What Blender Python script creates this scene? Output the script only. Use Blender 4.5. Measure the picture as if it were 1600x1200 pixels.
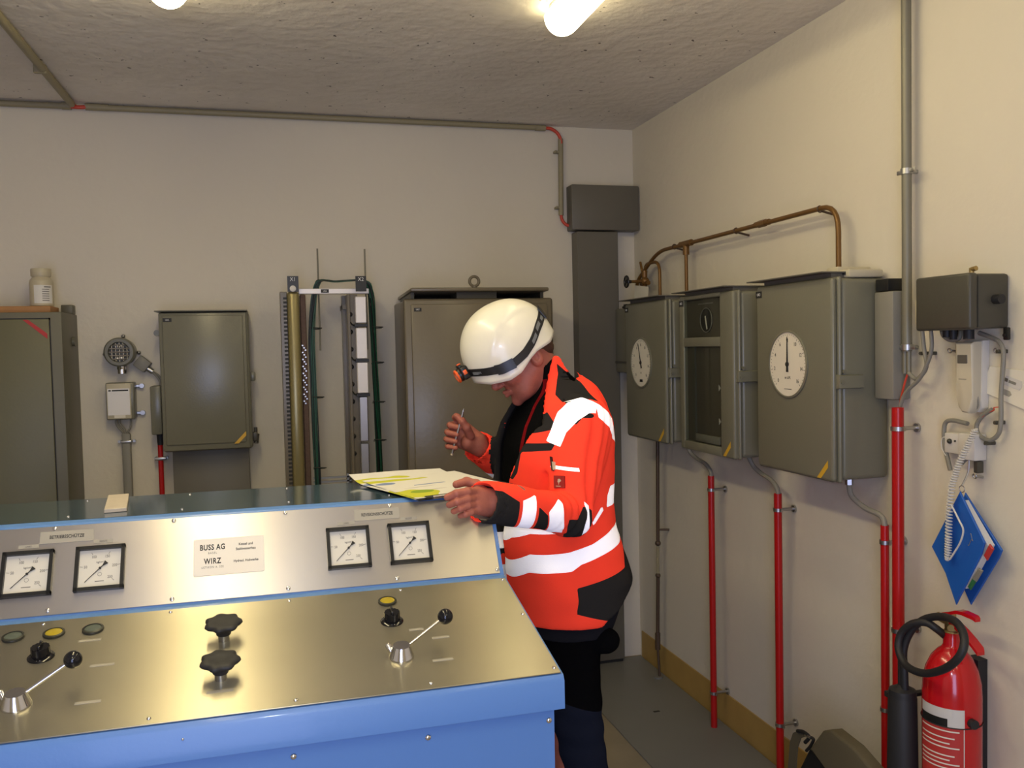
import bpy, bmesh, math, random
import numpy as np
from mathutils import Matrix, Vector, Euler
random.seed(7)
for _o in list(bpy.data.objects): bpy.data.objects.remove(_o)
SC = bpy.context.scene
COL = SC.collection
R = math.radians
PI = math.pi
# ---------------------------------------------------------------- camera
CAM_F, CAM_Y, CAM_P, CAM_R = 1373.9, 0.26959, -0.04293, -0.022256
_f = Vector((math.sin(CAM_Y)*math.cos(CAM_P), math.cos(CAM_Y)*math.cos(CAM_P), math.sin(CAM_P)))
_r0 = Vector((math.cos(CAM_Y), -math.sin(CAM_Y), 0)); _u0 = _r0.cross(_f)
_r = math.cos(CAM_R)*_r0 + math.sin(CAM_R)*_u0
_u = -math.sin(CAM_R)*_r0 + math.cos(CAM_R)*_u0
EYE = Vector((0, 0, 1.6))
cd = bpy.data.cameras.new('camera'); cam = bpy.data.objects.new('camera', cd); COL.objects.link(cam)
cd.sensor_width = 36; cd.lens = CAM_F/1600*36; cd.clip_start = .02
_m = Matrix((( _r.x, _u.x, -_f.x, 0), (_r.y, _u.y, -_f.y, 0), (_r.z, _u.z, -_f.z, 1.6), (0, 0, 0, 1)))
cam.matrix_world = _m
SC.camera = cam
# ---------------------------------------------------------------- view, world, lights
SC.view_settings.view_transform = 'Standard'; SC.view_settings.look = 'None'
SC.view_settings.gamma = 1; SC.view_settings.use_curve_mapping = False
SC.view_settings.exposure = 0.08
W = bpy.data.worlds.new('world'); SC.world = W; W.use_nodes = True
W.node_tree.nodes['Background'].inputs[0].default_value = (.55, .68, 1, 1)
W.node_tree.nodes['Background'].inputs[1].default_value = .35
def area(name, loc, rot, sx, sy, power, col):
    l = bpy.data.lights.new(name, 'AREA'); l.shape = 'RECTANGLE'; l.size = sx; l.size_y = sy
    l.energy = power; l.color = col
    o = bpy.data.objects.new(name, l); COL.objects.link(o); o.location = loc; o.rotation_euler = rot
    return o
# daylight through the door opening behind the camera
area('daylight', (-.35, -1.42, 1.05), (R(90), 0, 0), 1.0, 2.0, 40, (.52, .60, 1))
# the camera's own flash, just above and left of the lens
area('camera_flash', (-.03, -.03, 1.655), (R(88), 0, -CAM_Y), .03, .02, 6.0, (.80, .86, 1))
# added fill lights behind the camera, standing in for an unseen row of tubes
area('rear_fill_right', (.93, -.45, 2.62), (0, 0, 0), .12, 1.5, 7, (1, .85, .50))
area('rear_fill_left', (-.24, -.45, 2.62), (0, 0, 0), .12, 1.5, 15, (1, .85, .50))
LAMP_E = 13.0
# ---------------------------------------------------------------- materials
MATS = {}
def mat(name, col, rough=.5, metal=0, bump=0, bscale=60, var=0, vscale=8, spec=.5, stretch=None, aniso=0, coat=0, trans=0, ior=1.45, alpha=1):
    m = bpy.data.materials.new(name); m.use_nodes = True; MATS[name] = m
    nt = m.node_tree; b = nt.nodes['Principled BSDF']
    b.inputs['Base Color'].default_value = (*col, 1)
    b.inputs['Roughness'].default_value = rough; b.inputs['Metallic'].default_value = metal
    b.inputs['Specular IOR Level'].default_value = spec
    b.inputs['Coat Weight'].default_value = coat; b.inputs['Coat Roughness'].default_value = .08
    b.inputs['Transmission Weight'].default_value = trans; b.inputs['IOR'].default_value = ior
    b.inputs['Alpha'].default_value = alpha
    geo = nt.nodes.new('ShaderNodeNewGeometry')
    src = geo.outputs['Position']
    if stretch:
        mp = nt.nodes.new('ShaderNodeMapping'); mp.inputs['Scale'].default_value = stretch
        nt.links.new(src, mp.inputs['Vector']); ssrc = mp.outputs['Vector']
    else: ssrc = src
    if var:
        n = nt.nodes.new('ShaderNodeTexNoise'); n.inputs['Scale'].default_value = vscale; n.inputs['Detail'].default_value = 5
        nt.links.new(src, n.inputs['Vector'])
        mx = nt.nodes.new('ShaderNodeMix'); mx.data_type = 'RGBA'
        mx.inputs[6].default_value = (*[max(0, c*(1-var)) for c in col], 1)
        mx.inputs[7].default_value = (*[c*(1+var) for c in col], 1)
        nt.links.new(n.outputs['Fac'], mx.inputs[0]); nt.links.new(mx.outputs[2], b.inputs['Base Color'])
    if bump:
        n2 = nt.nodes.new('ShaderNodeTexNoise'); n2.inputs['Scale'].default_value = bscale; n2.inputs['Detail'].default_value = 4
        nt.links.new(ssrc, n2.inputs['Vector'])
        bp = nt.nodes.new('ShaderNodeBump'); bp.inputs['Strength'].default_value = 1; bp.inputs['Distance'].default_value = bump
        nt.links.new(n2.outputs['Fac'], bp.inputs['Height']); nt.links.new(bp.outputs['Normal'], b.inputs['Normal'])
    if aniso:
        b.inputs['Anisotropic Rotation'].default_value = .25
        b.inputs['Anisotropic'].default_value = aniso
        cx = nt.nodes.new('ShaderNodeCombineXYZ'); cx.inputs[0].default_value = 1
        nt.links.new(cx.outputs[0], b.inputs['Tangent'])
    return m
mat('wall_paint', (.65, .60, .50), .75, bump=.002, bscale=25, var=.05, vscale=1.3)
mat('floor_concrete', (.27, .23, .165), .7, bump=.001, bscale=40, var=.25, vscale=5)
mat('plate_grey', (.19, .19, .18), .45, var=.10, vscale=3)
mat('skirting_yellow', (.42, .27, .075), .6, var=.15, vscale=9)
mat('blue_paint', (.105, .235, .54), .34, coat=.12, bump=.0002, bscale=120)
mat('blue_top_dimmed', (.040, .075, .105), .12, coat=.6)  # console top: the dark grazing reflection is put into the paint colour
mat('steel_plate', (.40, .37, .275), .38, .95, aniso=.85, var=.10, vscale=4)
mat('steel_panel', (.53, .49, .42), .34, .88, aniso=.85, var=.04, vscale=4)
mat('chrome', (.75, .75, .76), .12, 1)
mat('zinc', (.45, .45, .45), .35, 1)
mat('black_plastic', (.012, .012, .012), .35)
mat('black_rubber', (.018, .018, .020), .55)
mat('black_gloss', (.008, .008, .010), .12)
mat('dial_white', (.72, .68, .58), .45)
mat('dial_panel', (.66, .63, .55), .4)
mat('nameplate', (.80, .75, .66), .5)
mat('ink', (.02, .02, .02), .6)
mat('ink_faint', (.13, .12, .11), .6)
mat('ink_white', (.7, .7, .7), .6)
mat('cabinet_green', (.165, .160, .118), .28, bump=.0003, bscale=150, var=.05, vscale=5)
mat('cabinet_inner', (.08, .08, .065), .5)
mat('window_backing', (.085, .075, .06), .5)
mat('locker_paint', (.115, .108, .075), .45, bump=.0003, bscale=90, var=.05)
mat('locker_door', (.120, .112, .055), .42, bump=.0003, bscale=90, var=.06)
mat('bronze_paint', (.150, .125, .085), .30, 0, bump=.0004, bscale=60, var=.06)
mat('duct_grey', (.125, .115, .092), .45, var=.05)
mat('dark_box', (.060, .056, .043), .40, bump=.0004, bscale=80)
mat('red_paint', (.42, .008, .008), .28)
mat('red_lacquer', (.50, .006, .010), .18, coat=.4)
mat('red_cable', (.55, .06, .03), .5)
mat('conduit_beige', (.28, .245, .15), .5)
mat('cable_grey', (.22, .21, .18), .5)
mat('steel_tube', (.20, .19, .15), .45, .3)
mat('copper_brown', (.17, .085, .022), .35, .35, var=.25, vscale=30)
mat('brown_pipe', (.085, .055, .035), .45, .2)
mat('brass', (.42, .30, .12), .35, .8)
mat('cream_plastic', (.50, .45, .33), .45)
mat('phone_plastic', (.54, .49, .38), .45)
mat('label_white', (.78, .76, .76), .45)
mat('white_plastic', (.60, .58, .55), .45)
mat('paper', (.68, .66, .60), .7)
mat('paper_yellow', (.62, .58, .12), .7)
mat('label_red', (.45, .035, .03), .5)
mat('label_yellow', (.60, .36, .03), .5)
mat('label_bronze', (.13, .115, .085), .5)
mat('label_strip', (.36, .335, .28), .5)
mat('wood_orange', (.36, .17, .05), .55, var=.25, vscale=12)
mat('wood_pale', (.55, .48, .40), .6, var=.1, vscale=40)
mat('bottle_plastic', (.50, .44, .30), .4)
mat('lens_amber', (.42, .32, .02), .25)
mat('lens_off', (.10, .12, .10), .25)
mat('ring_dark', (.05, .05, .04), .35, .4)
m = mat('glass', (.9, .92, .9), .03); nt = m.node_tree
_t = nt.nodes.new('ShaderNodeBsdfTransparent'); _t.inputs[0].default_value = (.86, .88, .86, 1)
_g = nt.nodes.new('ShaderNodeBsdfGlossy'); _g.inputs['Roughness'].default_value = .03
_lw = nt.nodes.new('ShaderNodeLayerWeight'); _lw.inputs[0].default_value = .15; _fr = nt.nodes.new('ShaderNodeMath'); _fr.operation = 'MULTIPLY'; _fr.inputs[1].default_value = .35; nt.links.new(_lw.outputs['Facing'], _fr.inputs[0]); _mx = nt.nodes.new('ShaderNodeMixShader')
nt.links.new(_fr.outputs[0], _mx.inputs[0]); nt.links.new(_t.outputs[0], _mx.inputs[1]); nt.links.new(_g.outputs[0], _mx.inputs[2])
nt.links.new(_mx.outputs[0], nt.nodes['Material Output'].inputs['Surface'])
mat('olive_rail', (.24, .20, .085), .28, .3)
mat('terminal_silver', (.74, .70, .67), .35, .25)
mat('wire_green', (.010, .075, .040), .45)
mat('wire_black', (.012, .016, .014), .5)
mat('rust_brown', (.10, .06, .045), .7, var=.4, vscale=80)
mat('bag_canvas', (.105, .088, .052), .85, bump=.001, bscale=300)
mat('bag_black', (.010, .010, .010), .7)
mat('folder_blue', (.012, .10, .42), .35)
mat('folder_page', (.60, .60, .60), .6)
mat('green_tab', (.02, .14, .05), .6)
# ceiling with shallow pits
m = mat('ceiling_concrete', (.46, .42, .37), .85)
nt = m.node_tree; b = nt.nodes['Principled BSDF']; g = nt.nodes.new('ShaderNodeNewGeometry')
def _noise(scale, det=5, st=None):
    n = nt.nodes.new('ShaderNodeTexNoise'); n.inputs['Scale'].default_value = scale; n.inputs['Detail'].default_value = det
    if st:
        mp = nt.nodes.new('ShaderNodeMapping'); mp.inputs['Scale'].default_value = st
        nt.links.new(g.outputs['Position'], mp.inputs['Vector']); nt.links.new(mp.outputs['Vector'], n.inputs['Vector'])
    else: nt.links.new(g.outputs['Position'], n.inputs['Vector'])
    return n
n1 = _noise(20, 9); n2 = _noise(2.0, 6)
bp = nt.nodes.new('ShaderNodeBump'); bp.inputs['Distance'].default_value = .007; bp.inputs['Strength'].default_value = .9
nt.links.new(n1.outputs['Fac'], bp.inputs['Height']); nt.links.new(bp.outputs['Normal'], b.inputs['Normal'])
cr = nt.nodes.new('ShaderNodeValToRGB'); cr.color_ramp.elements[0].position = .3; cr.color_ramp.elements[1].position = .7
cr.color_ramp.elements[0].color = (.70, .65, .57, 1); cr.color_ramp.elements[1].color = (.80, .75, .67, 1)
nt.links.new(n2.outputs['Fac'], cr.inputs[0])
n3 = _noise(38, 2); st = nt.nodes.new('ShaderNodeMath'); st.operation = 'LESS_THAN'; st.inputs[1].default_value = .27
nt.links.new(n3.outputs['Fac'], st.inputs[0])
mx = nt.nodes.new('ShaderNodeMix'); mx.data_type = 'RGBA'; mx.inputs[7].default_value = (.16, .14, .12, 1)
nt.links.new(st.outputs[0], mx.inputs[0]); nt.links.new(cr.outputs[0], mx.inputs[6]); nt.links.new(mx.outputs[2], b.inputs['Base Color'])
def emis(name, col, s):
    m = mat(name, (.8, .8, .75), .4)
    b = m.node_tree.nodes['Principled BSDF']
    b.inputs['Emission Color'].default_value = (*col, 1); b.inputs['Emission Strength'].default_value = s
emis('lamp_glow', (1, .85, .50), LAMP_E*.68)
emis('lamp_glow_bright', (1, .85, .50), LAMP_E*1.75)
# ---------------------------------------------------------------- mesh helpers
def frame(o, u, v):
    u = Vector(u).normalized(); v = Vector(v).normalized(); w = u.cross(v).normalized(); v = w.cross(u)
    return Matrix(((u.x, v.x, w.x, o[0]), (u.y, v.y, w.y, o[1]), (u.z, v.z, w.z, o[2]), (0, 0, 0, 1)))
D, XR, H = 4.13, 1.796, 2.668
def WB(x, z, off=0): return frame((x, D-off, z), (1, 0, 0), (0, 0, 1))        # back wall: u right, v up, w into the room
def WR(y, z, off=0): return frame((XR-off, y, z), (0, -1, 0), (0, 0, 1))      # right wall: u towards the viewer, v up, w into the room
ROOTS = {}
class MB:
    def __init__(s, M=None): s.bm = bmesh.new(); s.M = M or Matrix()
    def _add(s, vs, fs):
        V = [s.bm.verts.new(s.M @ Vector(v)) for v in vs]
        out = []
        for f in fs:
            try: out.append(s.bm.faces.new([V[i] for i in f]))
            except ValueError: pass
        return V, out
    def box(s, lo, hi, bev=0, seg=2, rot=None):
        (x0, y0, z0), (x1, y1, z1) = lo, hi
        vs = [Vector(p) for p in ((x0,y0,z0),(x1,y0,z0),(x1,y1,z0),(x0,y1,z0),(x0,y0,z1),(x1,y0,z1),(x1,y1,z1),(x0,y1,z1))]
        if rot is not None:
            c = (Vector(lo)+Vector(hi))/2; vs = [c + rot @ (v-c) for v in vs]
        V, F = s._add(vs, [(0,3,2,1),(4,5,6,7),(0,1,5,4),(1,2,6,5),(2,3,7,6),(3,0,4,7)])
        if bev:
            E = list({e for f in F for e in f.edges})
            bmesh.ops.bevel(s.bm, geom=E, offset=bev, segments=seg, affect='EDGES', profile=.5)
        return s
    def prism(s, poly, z0, z1, bev=0, seg=2):
        n = len(poly)
        V, F = s._add([(*p, z0) for p in poly]+[(*p, z1) for p in poly],
                      [tuple(range(n-1, -1, -1)), tuple(range(n, 2*n))]+[(i, (i+1) % n, n+(i+1) % n, n+i) for i in range(n)])
        if bev:
            E = [e for e in F[1].edges]
            bmesh.ops.bevel(s.bm, geom=E, offset=bev, segments=seg, affect='EDGES', profile=.5)
        return s
    def lathe(s, prof, o=(0, 0, 0), ax=(0, 0, 1), n=28, cap=True):
        a = Vector(ax).normalized(); t = Vector((1, 0, 0)) if abs(a.x) < .9 else Vector((0, 1, 0))
        u = a.cross(t).normalized(); v = a.cross(u); o = Vector(o)
        vs = []
        for r, h in prof:
            for i in range(n):
                an = 2*PI*i/n; vs.append(o + a*h + (u*math.cos(an)+v*math.sin(an))*r)
        fs = []
        for k in range(len(prof)-1):
            for i in range(n): fs.append((k*n+i, k*n+(i+1) % n, (k+1)*n+(i+1) % n, (k+1)*n+i))
        if cap: fs.append(tuple(range(n-1, -1, -1))); fs.append(tuple((len(prof)-1)*n+i for i in range(n)))
        s._add(vs, fs); return s
    def cyl(s, a, b, r, r2=None, n=20):
        a = Vector(a); b = Vector(b); d = b-a
        return s.lathe([(r, 0), (r if r2 is None else r2, d.length)], a, d, n)
    def ball(s, c, r, n=16, sc=(1, 1, 1)):
        prof = [(max(1e-5, math.sin(PI*k/n))*r*sc[0], -math.cos(PI*k/n)*r*sc[2]) for k in range(n+1)]
        return s.lathe(prof, c, (0, 0, 1), n*2, cap=False)
    def tube(s, pts, r, n=10, smooth=True, sub=6, cap=True):
        P = [Vector(p) for p in pts]
        if smooth and len(P) > 2:
            Q = []
            for i in range(len(P)-1):
                p0 = P[max(i-1, 0)]; p1 = P[i]; p2 = P[i+1]; p3 = P[min(i+2, len(P)-1)]
                for k in range(sub):
                    t = k/sub; t2 = t*t; t3 = t2*t
                    Q.append(.5*((2*p1)+(p2-p0)*t+(2*p0-5*p1+4*p2-p3)*t2+(3*p1-p0-3*p2+p3)*t3))
            Q.append(P[-1]); P = Q
        m = len(P); nrm = None; vs = []
        for i in range(m):
            t = (P[min(i+1, m-1)]-P[max(i-1, 0)]).normalized()
            if nrm is None:
                h = Vector((0, 0, 1)) if abs(t.z) < .9 else Vector((1, 0, 0)); nrm = t.cross(h).normalized()
            nrm = (nrm - t*nrm.dot(t)).normalized(); bn = t.cross(nrm)
            rr = r(i/(m-1)) if callable(r) else r
            for k in range(n):
                an = 2*PI*k/n; vs.append(P[i]+(nrm*math.cos(an)+bn*math.sin(an))*rr)
        fs = [(i*n+k, i*n+(k+1) % n, (i+1)*n+(k+1) % n, (i+1)*n+k) for i in range(m-1) for k in range(n)]
        if cap: fs += [tuple(range(n-1, -1, -1)), tuple((m-1)*n+k for k in range(n))]
        s._add(vs, fs); return s
    def bend(s, pts, r, rad, n=12):
        """pipe with straight runs and rounded elbows"""
        P = [Vector(p) for p in pts]; Q = [P[0]]
        for i in range(1, len(P)-1):
            a = (P[i-1]-P[i]); b = (P[i+1]-P[i]); k = min(rad, a.length*.49, b.length*.49)
            A = P[i]+a.normalized()*k; B = P[i]+b.normalized()*k
            for j in range(7):
                t = j/6; Q.append(A*(1-t)**2+P[i]*2*t*(1-t)+B*t*t)
        Q.append(P[-1]); return s.tube(Q, r, n, smooth=False)
    def torus(s, c, ax, Rr, r, n=28, m=10):
        a = Vector(ax).normalized(); t = Vector((1, 0, 0)) if abs(a.x) < .9 else Vector((0, 1, 0))
        u = a.cross(t).normalized(); v = a.cross(u); c = Vector(c); vs = []
        for i in range(n):
            d = u*math.cos(2*PI*i/n)+v*math.sin(2*PI*i/n)
            for k in range(m): vs.append(c+d*(Rr+r*math.cos(2*PI*k/m))+a*(r*math.sin(2*PI*k/m)))
        s._add(vs, [(i*m+k, i*m+(k+1) % m, ((i+1) % n)*m+(k+1) % m, ((i+1) % n)*m+k) for i in range(n) for k in range(m)])
        return s
    def grid(s, fn, nu, nv):
        vs = [fn(i/nu, j/nv) for i in range(nu+1) for j in range(nv+1)]
        s._add(vs, [(i*(nv+1)+j, (i+1)*(nv+1)+j, (i+1)*(nv+1)+j+1, i*(nv+1)+j+1) for i in range(nu) for j in range(nv)])
        return s
    def build(s, name, mt, parent=None, kind=None, label=None, ang=35):
        bmesh.ops.recalc_face_normals(s.bm, faces=s.bm.faces)
        me = bpy.data.meshes.new(name); s.bm.to_mesh(me); s.bm.free()
        me.materials.append(MATS[mt] if isinstance(mt, str) else mt)
        me.polygons.foreach_set('use_smooth', [True]*len(me.polygons))
        me.set_sharp_from_angle(angle=R(ang))
        o = bpy.data.objects.new(name, me); COL.objects.link(o); attach(o, parent)
        if kind: o['kind'] = kind
        if label: o['label'] = label
        return o
def attach(o, parent):
    if parent is not None:
        o.parent = parent
        if parent.name in ROOTS: o.matrix_parent_inverse = Matrix.Translation(-ROOTS[parent.name])
def thing(name, label, cat, loc, group=None):
    o = bpy.data.objects.new(name, None); COL.objects.link(o); o.empty_display_size = .05
    o.location = loc; ROOTS[o.name] = Vector(loc); o['label'] = label; o['category'] = cat
    if group: o['group'] = group
    return o
def tag(o, label, cat, group=None):
    o['label'] = label; o['category'] = cat
    if group: o['group'] = group
    return o
def text(s, M, size, mt, parent, xs=1.0, align='CENTER', name='lettering', ext=.0002, sp=1.0, bold=.0):
    c = bpy.data.curves.new('t', 'FONT'); c.body = s; c.size = size; c.align_x = align; c.align_y = 'CENTER'
    c.extrude = ext; c.resolution_u = 3; c.offset = size*bold; c.space_character = sp
    t = bpy.data.objects.new('t', c); COL.objects.link(t)
    me = bpy.data.meshes.new_from_object(t.evaluated_get(bpy.context.evaluated_depsgraph_get()))
    bpy.data.objects.remove(t); bpy.data.curves.remove(c)
    me.transform(M @ Matrix.Diagonal((xs, 1, 1, 1))); me.materials.clear(); me.materials.append(MATS[mt])
    o = bpy.data.objects.new(name, me); COL.objects.link(o); attach(o, parent); return o
def T(x, y, z=0): return Matrix.Translation((x, y, z))
def RZ(a): return Matrix.Rotation(a, 4, 'Z')

# ================================================================ room
def struct(mb, name, mt): mb.build(name, mt, kind='structure')
XL, YF = -2.3, -1.5
struct(MB().box((XL-.1, D, -.1), (XR+.1, D+.1, H+.1)), 'wall_back', 'wall_paint')
struct(MB().box((XR, YF-.1, -.1), (XR+.1, D, H+.1)), 'wall_right', 'wall_paint')
struct(MB().box((XL-.1, YF-.1, -.1), (XL, D, H+.1)), 'wall_left', 'wall_paint')
fw = MB(); fw.box((XL, YF-.1, -.1), (-.9, YF, H+.1)); fw.box((.2, YF-.1, -.1), (XR, YF, H+.1)); fw.box((-.9, YF-.1, 2.1), (.2, YF, H+.1))
struct(fw, 'wall_front', 'wall_paint')
struct(MB().box((XL, YF-.1, -.1), (XR, D, 0)), 'floor', 'floor_concrete')
struct(MB().box((XL, YF, H), (XR, D, H+.1)), 'ceiling', 'ceiling_concrete')
struct(MB().box((XR-.006, -1.2, 0), (XR-.0005, D-.03, .135)), 'baseboard_right', 'skirting_yellow')
fp = thing('trench_cover', 'long flat grey cover plate on the floor along the right wall', 'floor plate', (1.56, 2.4, 0))
MB().box((1.343, 1.2, .0005), (1.785, 2.72, .006)).build('cover_plate', 'plate_grey', fp)
MB().box((1.343, 2.724, .0005), (1.785, 4.10, .006)).build('cover_plate', 'plate_grey', fp)
for y in (3.45, 2.2): MB().box((1.556, y-.006, .006), (1.584, y+.006, .0068)).build('lifting_slot', 'ink', fp)

# ceiling lamps
def lamp(x, y0, y1, label, glow='lamp_glow'):
    t = thing("ceiling_lamp", label, "lamp", (x, (y0+y1)/2, H))
    MB().box((x-.045, y0+.05, H-.03), (x+.045, y1-.05, H-.001), .006).build('housing', 'white_plastic', t)
    g = MB(); n = 14; prof = []
    for k in range(n+1):
        a = PI*k/n; prof.append((-math.cos(a)*.062, -math.sin(a)*.062))
    def fn(i, j):
        yy = y0+(y1-y0)*i; e = min(yy-y0, y1-yy); s = 1 if e > .06 else math.sqrt(max(.0, 1-((.06-e)/.06)**2))
        k = j*n; a = PI*j
        return (x-math.cos(a)*.058*s, yy, H-.03-math.sin(a)*.062*s)
    ys = sorted(set([0]+[.06/(y1-y0)*(1-math.cos(PI/2*q/8)) for q in range(9)]+[1-.06/(y1-y0)*(1-math.cos(PI/2*q/8)) for q in range(9)]+[.5]))
    vs = [fn(i, j/16) for i in ys for j in range(17)]
    g._add(vs, [(i*17+j, (i+1)*17+j, (i+1)*17+j+1, i*17+j+1) for i in range(len(ys)-1) for j in range(16)])
    g.build('diffuser', glow, t)
lamp(.93, 1.20, 2.73, 'glowing white fluorescent ceiling lamp at the top centre of the view')
lamp(-.24, 1.20, 2.748, 'glowing fluorescent ceiling lamp whose rounded tip shows at top left', 'lamp_glow_bright')
# ================================================================ control console
XC0, XC1 = -.72, .52
con = thing('control_console', 'blue steel control console with sloped brushed metal panels of gauges and levers', 'control console', (-.1, 2.0, 0))
prof = [(1.556, .966), (1.563, .976), (1.97, 1.057), (1.991, 1.061), (2.096, 1.231), (2.104, 1.236), (2.43, 1.236), (2.43, .03), (1.60, .03), (1.586, .908), (1.556, .912)]
def YZX(x): return Matrix(((0, 0, 1, x), (1, 0, 0, 0), (0, 1, 0, 0), (0, 0, 0, 1)))
b = MB(YZX(0)); b.prism([(1.99, 1.04), (2.11, 1.215), (2.424, 1.215), (2.424, .03), (1.60, .03), (1.586, .93)], XC0+.012, XC1-.012)
b.prism([(1.556, .966), (1.563, .976), (1.97, 1.057), (1.991, 1.061), (2.096, 1.231), (2.104, 1.236), (2.43, 1.236), (2.43, 1.19), (2.12, 1.19), (2.0, 1.03), (1.60, .945), (1.598, .912), (1.556, .912)], XC0, XC1)
b.build('body', 'blue_paint', con)
MB().box((XC0+.05, 1.64, 0), (XC1-.05, 2.40, .03)).build('plinth', 'black_plastic', con)
MB().box((XC0+.004, 2.130, 1.2355), (XC1-.004, 2.426, 1.2366)).build('top_cover', 'blue_top_dimmed', con)
FP = frame((0, 1.563, .977), (1, 0, 0), (0, .407, .081))
FU = frame((0, 1.993, 1.063), (1, 0, 0), (0, .102, .165))
FT = frame((0, 2.10, 1.2364), (1, 0, 0), (0, 1, 0))
FF = frame((0, 1.556, .966), (1, 0, 0), (0, 0, 1))
plate = MB(FP).box((XC0+.005, .001, .0005), (XC1-.004, .412, .003), .0008, 1).build('control_plate', 'steel_plate', con)
panel = MB(FU).box((XC0+.009, .001, .0005), (XC1-.009, .196, .003), .0008, 1).build('instrument_panel', 'steel_panel', con)
def screw(M, u, v, w, r=.0048):
    s = MB(M); s.lathe([(r, 0), (r, .0008), (r*.8, .0022), (r*.35, .003)], (u, v, w), (0, 0, 1), 14)
    s.build('screw', 'chrome', con)
for k in range(5):
    u = -.700+.242*k
    screw(FU, u, .190, .003); screw(FU, u, .011, .003)
    screw(FP, u+.001, .398, .003, .004); screw(FP, u+.001, .017, .003, .004)
    screw(FT, u+.01, .075, 0, .0035); screw(FT, u+.01, .295, 0, .0035)
screw(FU, .505, .011, .003); screw(FU, .505, .19, .003)
for v in (.017, .233, .402): screw(FP, .507, v, .003, .004)
for u in (-.46, -.22, .02, .262, .497): screw(frame((0, 1.5855, .88), (1, 0, 0), (0, 0, 1)), u, 0 , 0, .0055)
screw(FF, -.16, -.016, 0, .0025)
def gauge(uc, label=None):
    c = Vector((uc, .092)); hs = .049
    M = FU @ T(uc, .092, .003)
    g = MB(M)
    for lo, hi in (((-hs, -hs, 0), (-hs+.0075, hs, .012)), ((hs-.0075, -hs, 0), (hs, hs, .012)), ((-hs, -hs, 0), (hs, -hs+.0075, .012)), ((-hs, hs-.0075, 0), (hs, hs, .012))):
        g.box(lo, hi)
    bz = g.build('gauge', 'black_plastic', con)
    MB(M).box((-.042, -.042, .001), (.042, .042, .003)).build('dial', 'dial_panel', bz)
    def an(val): return R(225-270*val/250)      # 0 lower left, 250 lower right
    for v in (0, 50, 100, 150, 200, 250):
        a = an(v); r = .031
        tk = MB(M @ T(math.cos(a)*.0375, math.sin(a)*.0375, .0032) @ RZ(a)); tk.box((-.003, -.0004, 0), (.003, .0004, .0003)); tk.build('tick', 'ink_faint', bz)
        if v: text(str(v), M @ T(math.cos(a)*.029, math.sin(a)*.029, .0032), .0085, 'ink_faint', bz, .8)
    text('kg/cm²', M @ T(0, .014, .0032), .0065, 'ink_faint', bz, .9)
    MB(M).torus((0, -.013, .0033), (0, 0, 1), .004, .0003, 16, 4).build('emblem', 'ink_faint', bz)
    MB(M).box((-.009, -.029, .003), (.009, -.0275, .0033)).build('fine_print', 'ink_faint', bz)
    a = R(225)
    nd = MB(M @ T(0, 0, .0045) @ RZ(a)); nd.prism([(-.012, -.001), (.041, -.0004), (.041, .0004), (-.012, .001)], 0, .0008)
    nd.prism([(-.018, -.0045), (-.008, -.001), (-.008, .001), (-.018, .0045)], 0, .0012); nd.cyl((0, 0, -.001), (0, 0, .002), .0025, n=12)
    nd.build('needle', 'ink', bz)
for u in (-.503, -.362, .164, .306): gauge(u)
# name plate and engraved tags
pl = MB(FU @ T(-.0985, .098, .003)).prism([(-.075, -.039), (-.072, -.042), (.072, -.042), (.075, -.039), (.075, .039), (.072, .042), (-.072, .042), (-.075, .039)], 0, .0015).build('nameplate', 'nameplate', con)
PM = FU @ T(-.0985, .098, .0046)
text('BUSS AG', PM @ T(-.035, .0215), .0178, 'ink', pl, .72, sp=1.1, bold=.025)
text('BASEL', PM @ T(-.035, .0085), .0066, 'ink_faint', pl, .8, sp=1.4)
text('WIRZ', PM @ T(-.035, -.0105), .0178, 'ink', pl, .72, sp=1.15, bold=.025)
text('UETIKON A. SEE', PM @ T(-.035, -.024), .0066, 'ink_faint', pl, .8, sp=1.25)
text('Kessel und', PM @ T(.036, .0245), .0082, 'ink', pl, .85, bold=.015)
text('Stahlwasserbau', PM @ T(.036, .0135), .0082, 'ink', pl, .85, bold=.015)
text('Hydraul. Hubwerke', PM @ T(.036, -.014), .0078, 'ink', pl, .85, bold=.015)
for uc, s in ((-.4325, 'BETRIEBSSCHÜTZE'), (.236, 'REVISIONSSCHÜTZE')):
    M = FU @ T(uc, .1705, .003)
    tg = MB(M).box((-.053, -.0135, 0), (.053, .0135, .001)).build('label_plate', 'label_strip', con)
    text(s, M @ T(0, 0, .0012), .0105, 'ink', tg, .78, bold=.015)
    for k in (-1, 1):
        M2 = FU @ T(uc+k*.0735, .1535, .003)
        tg2 = MB(M2).box((-.0195, -.004, 0), (.0195, .004, .0008)).build('label_plate', 'label_strip', con)
        text('LINKS' if k < 0 else 'RECHTS', M2 @ T(0, 0, .001), .0055, 'ink_faint', tg2, .8)
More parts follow.
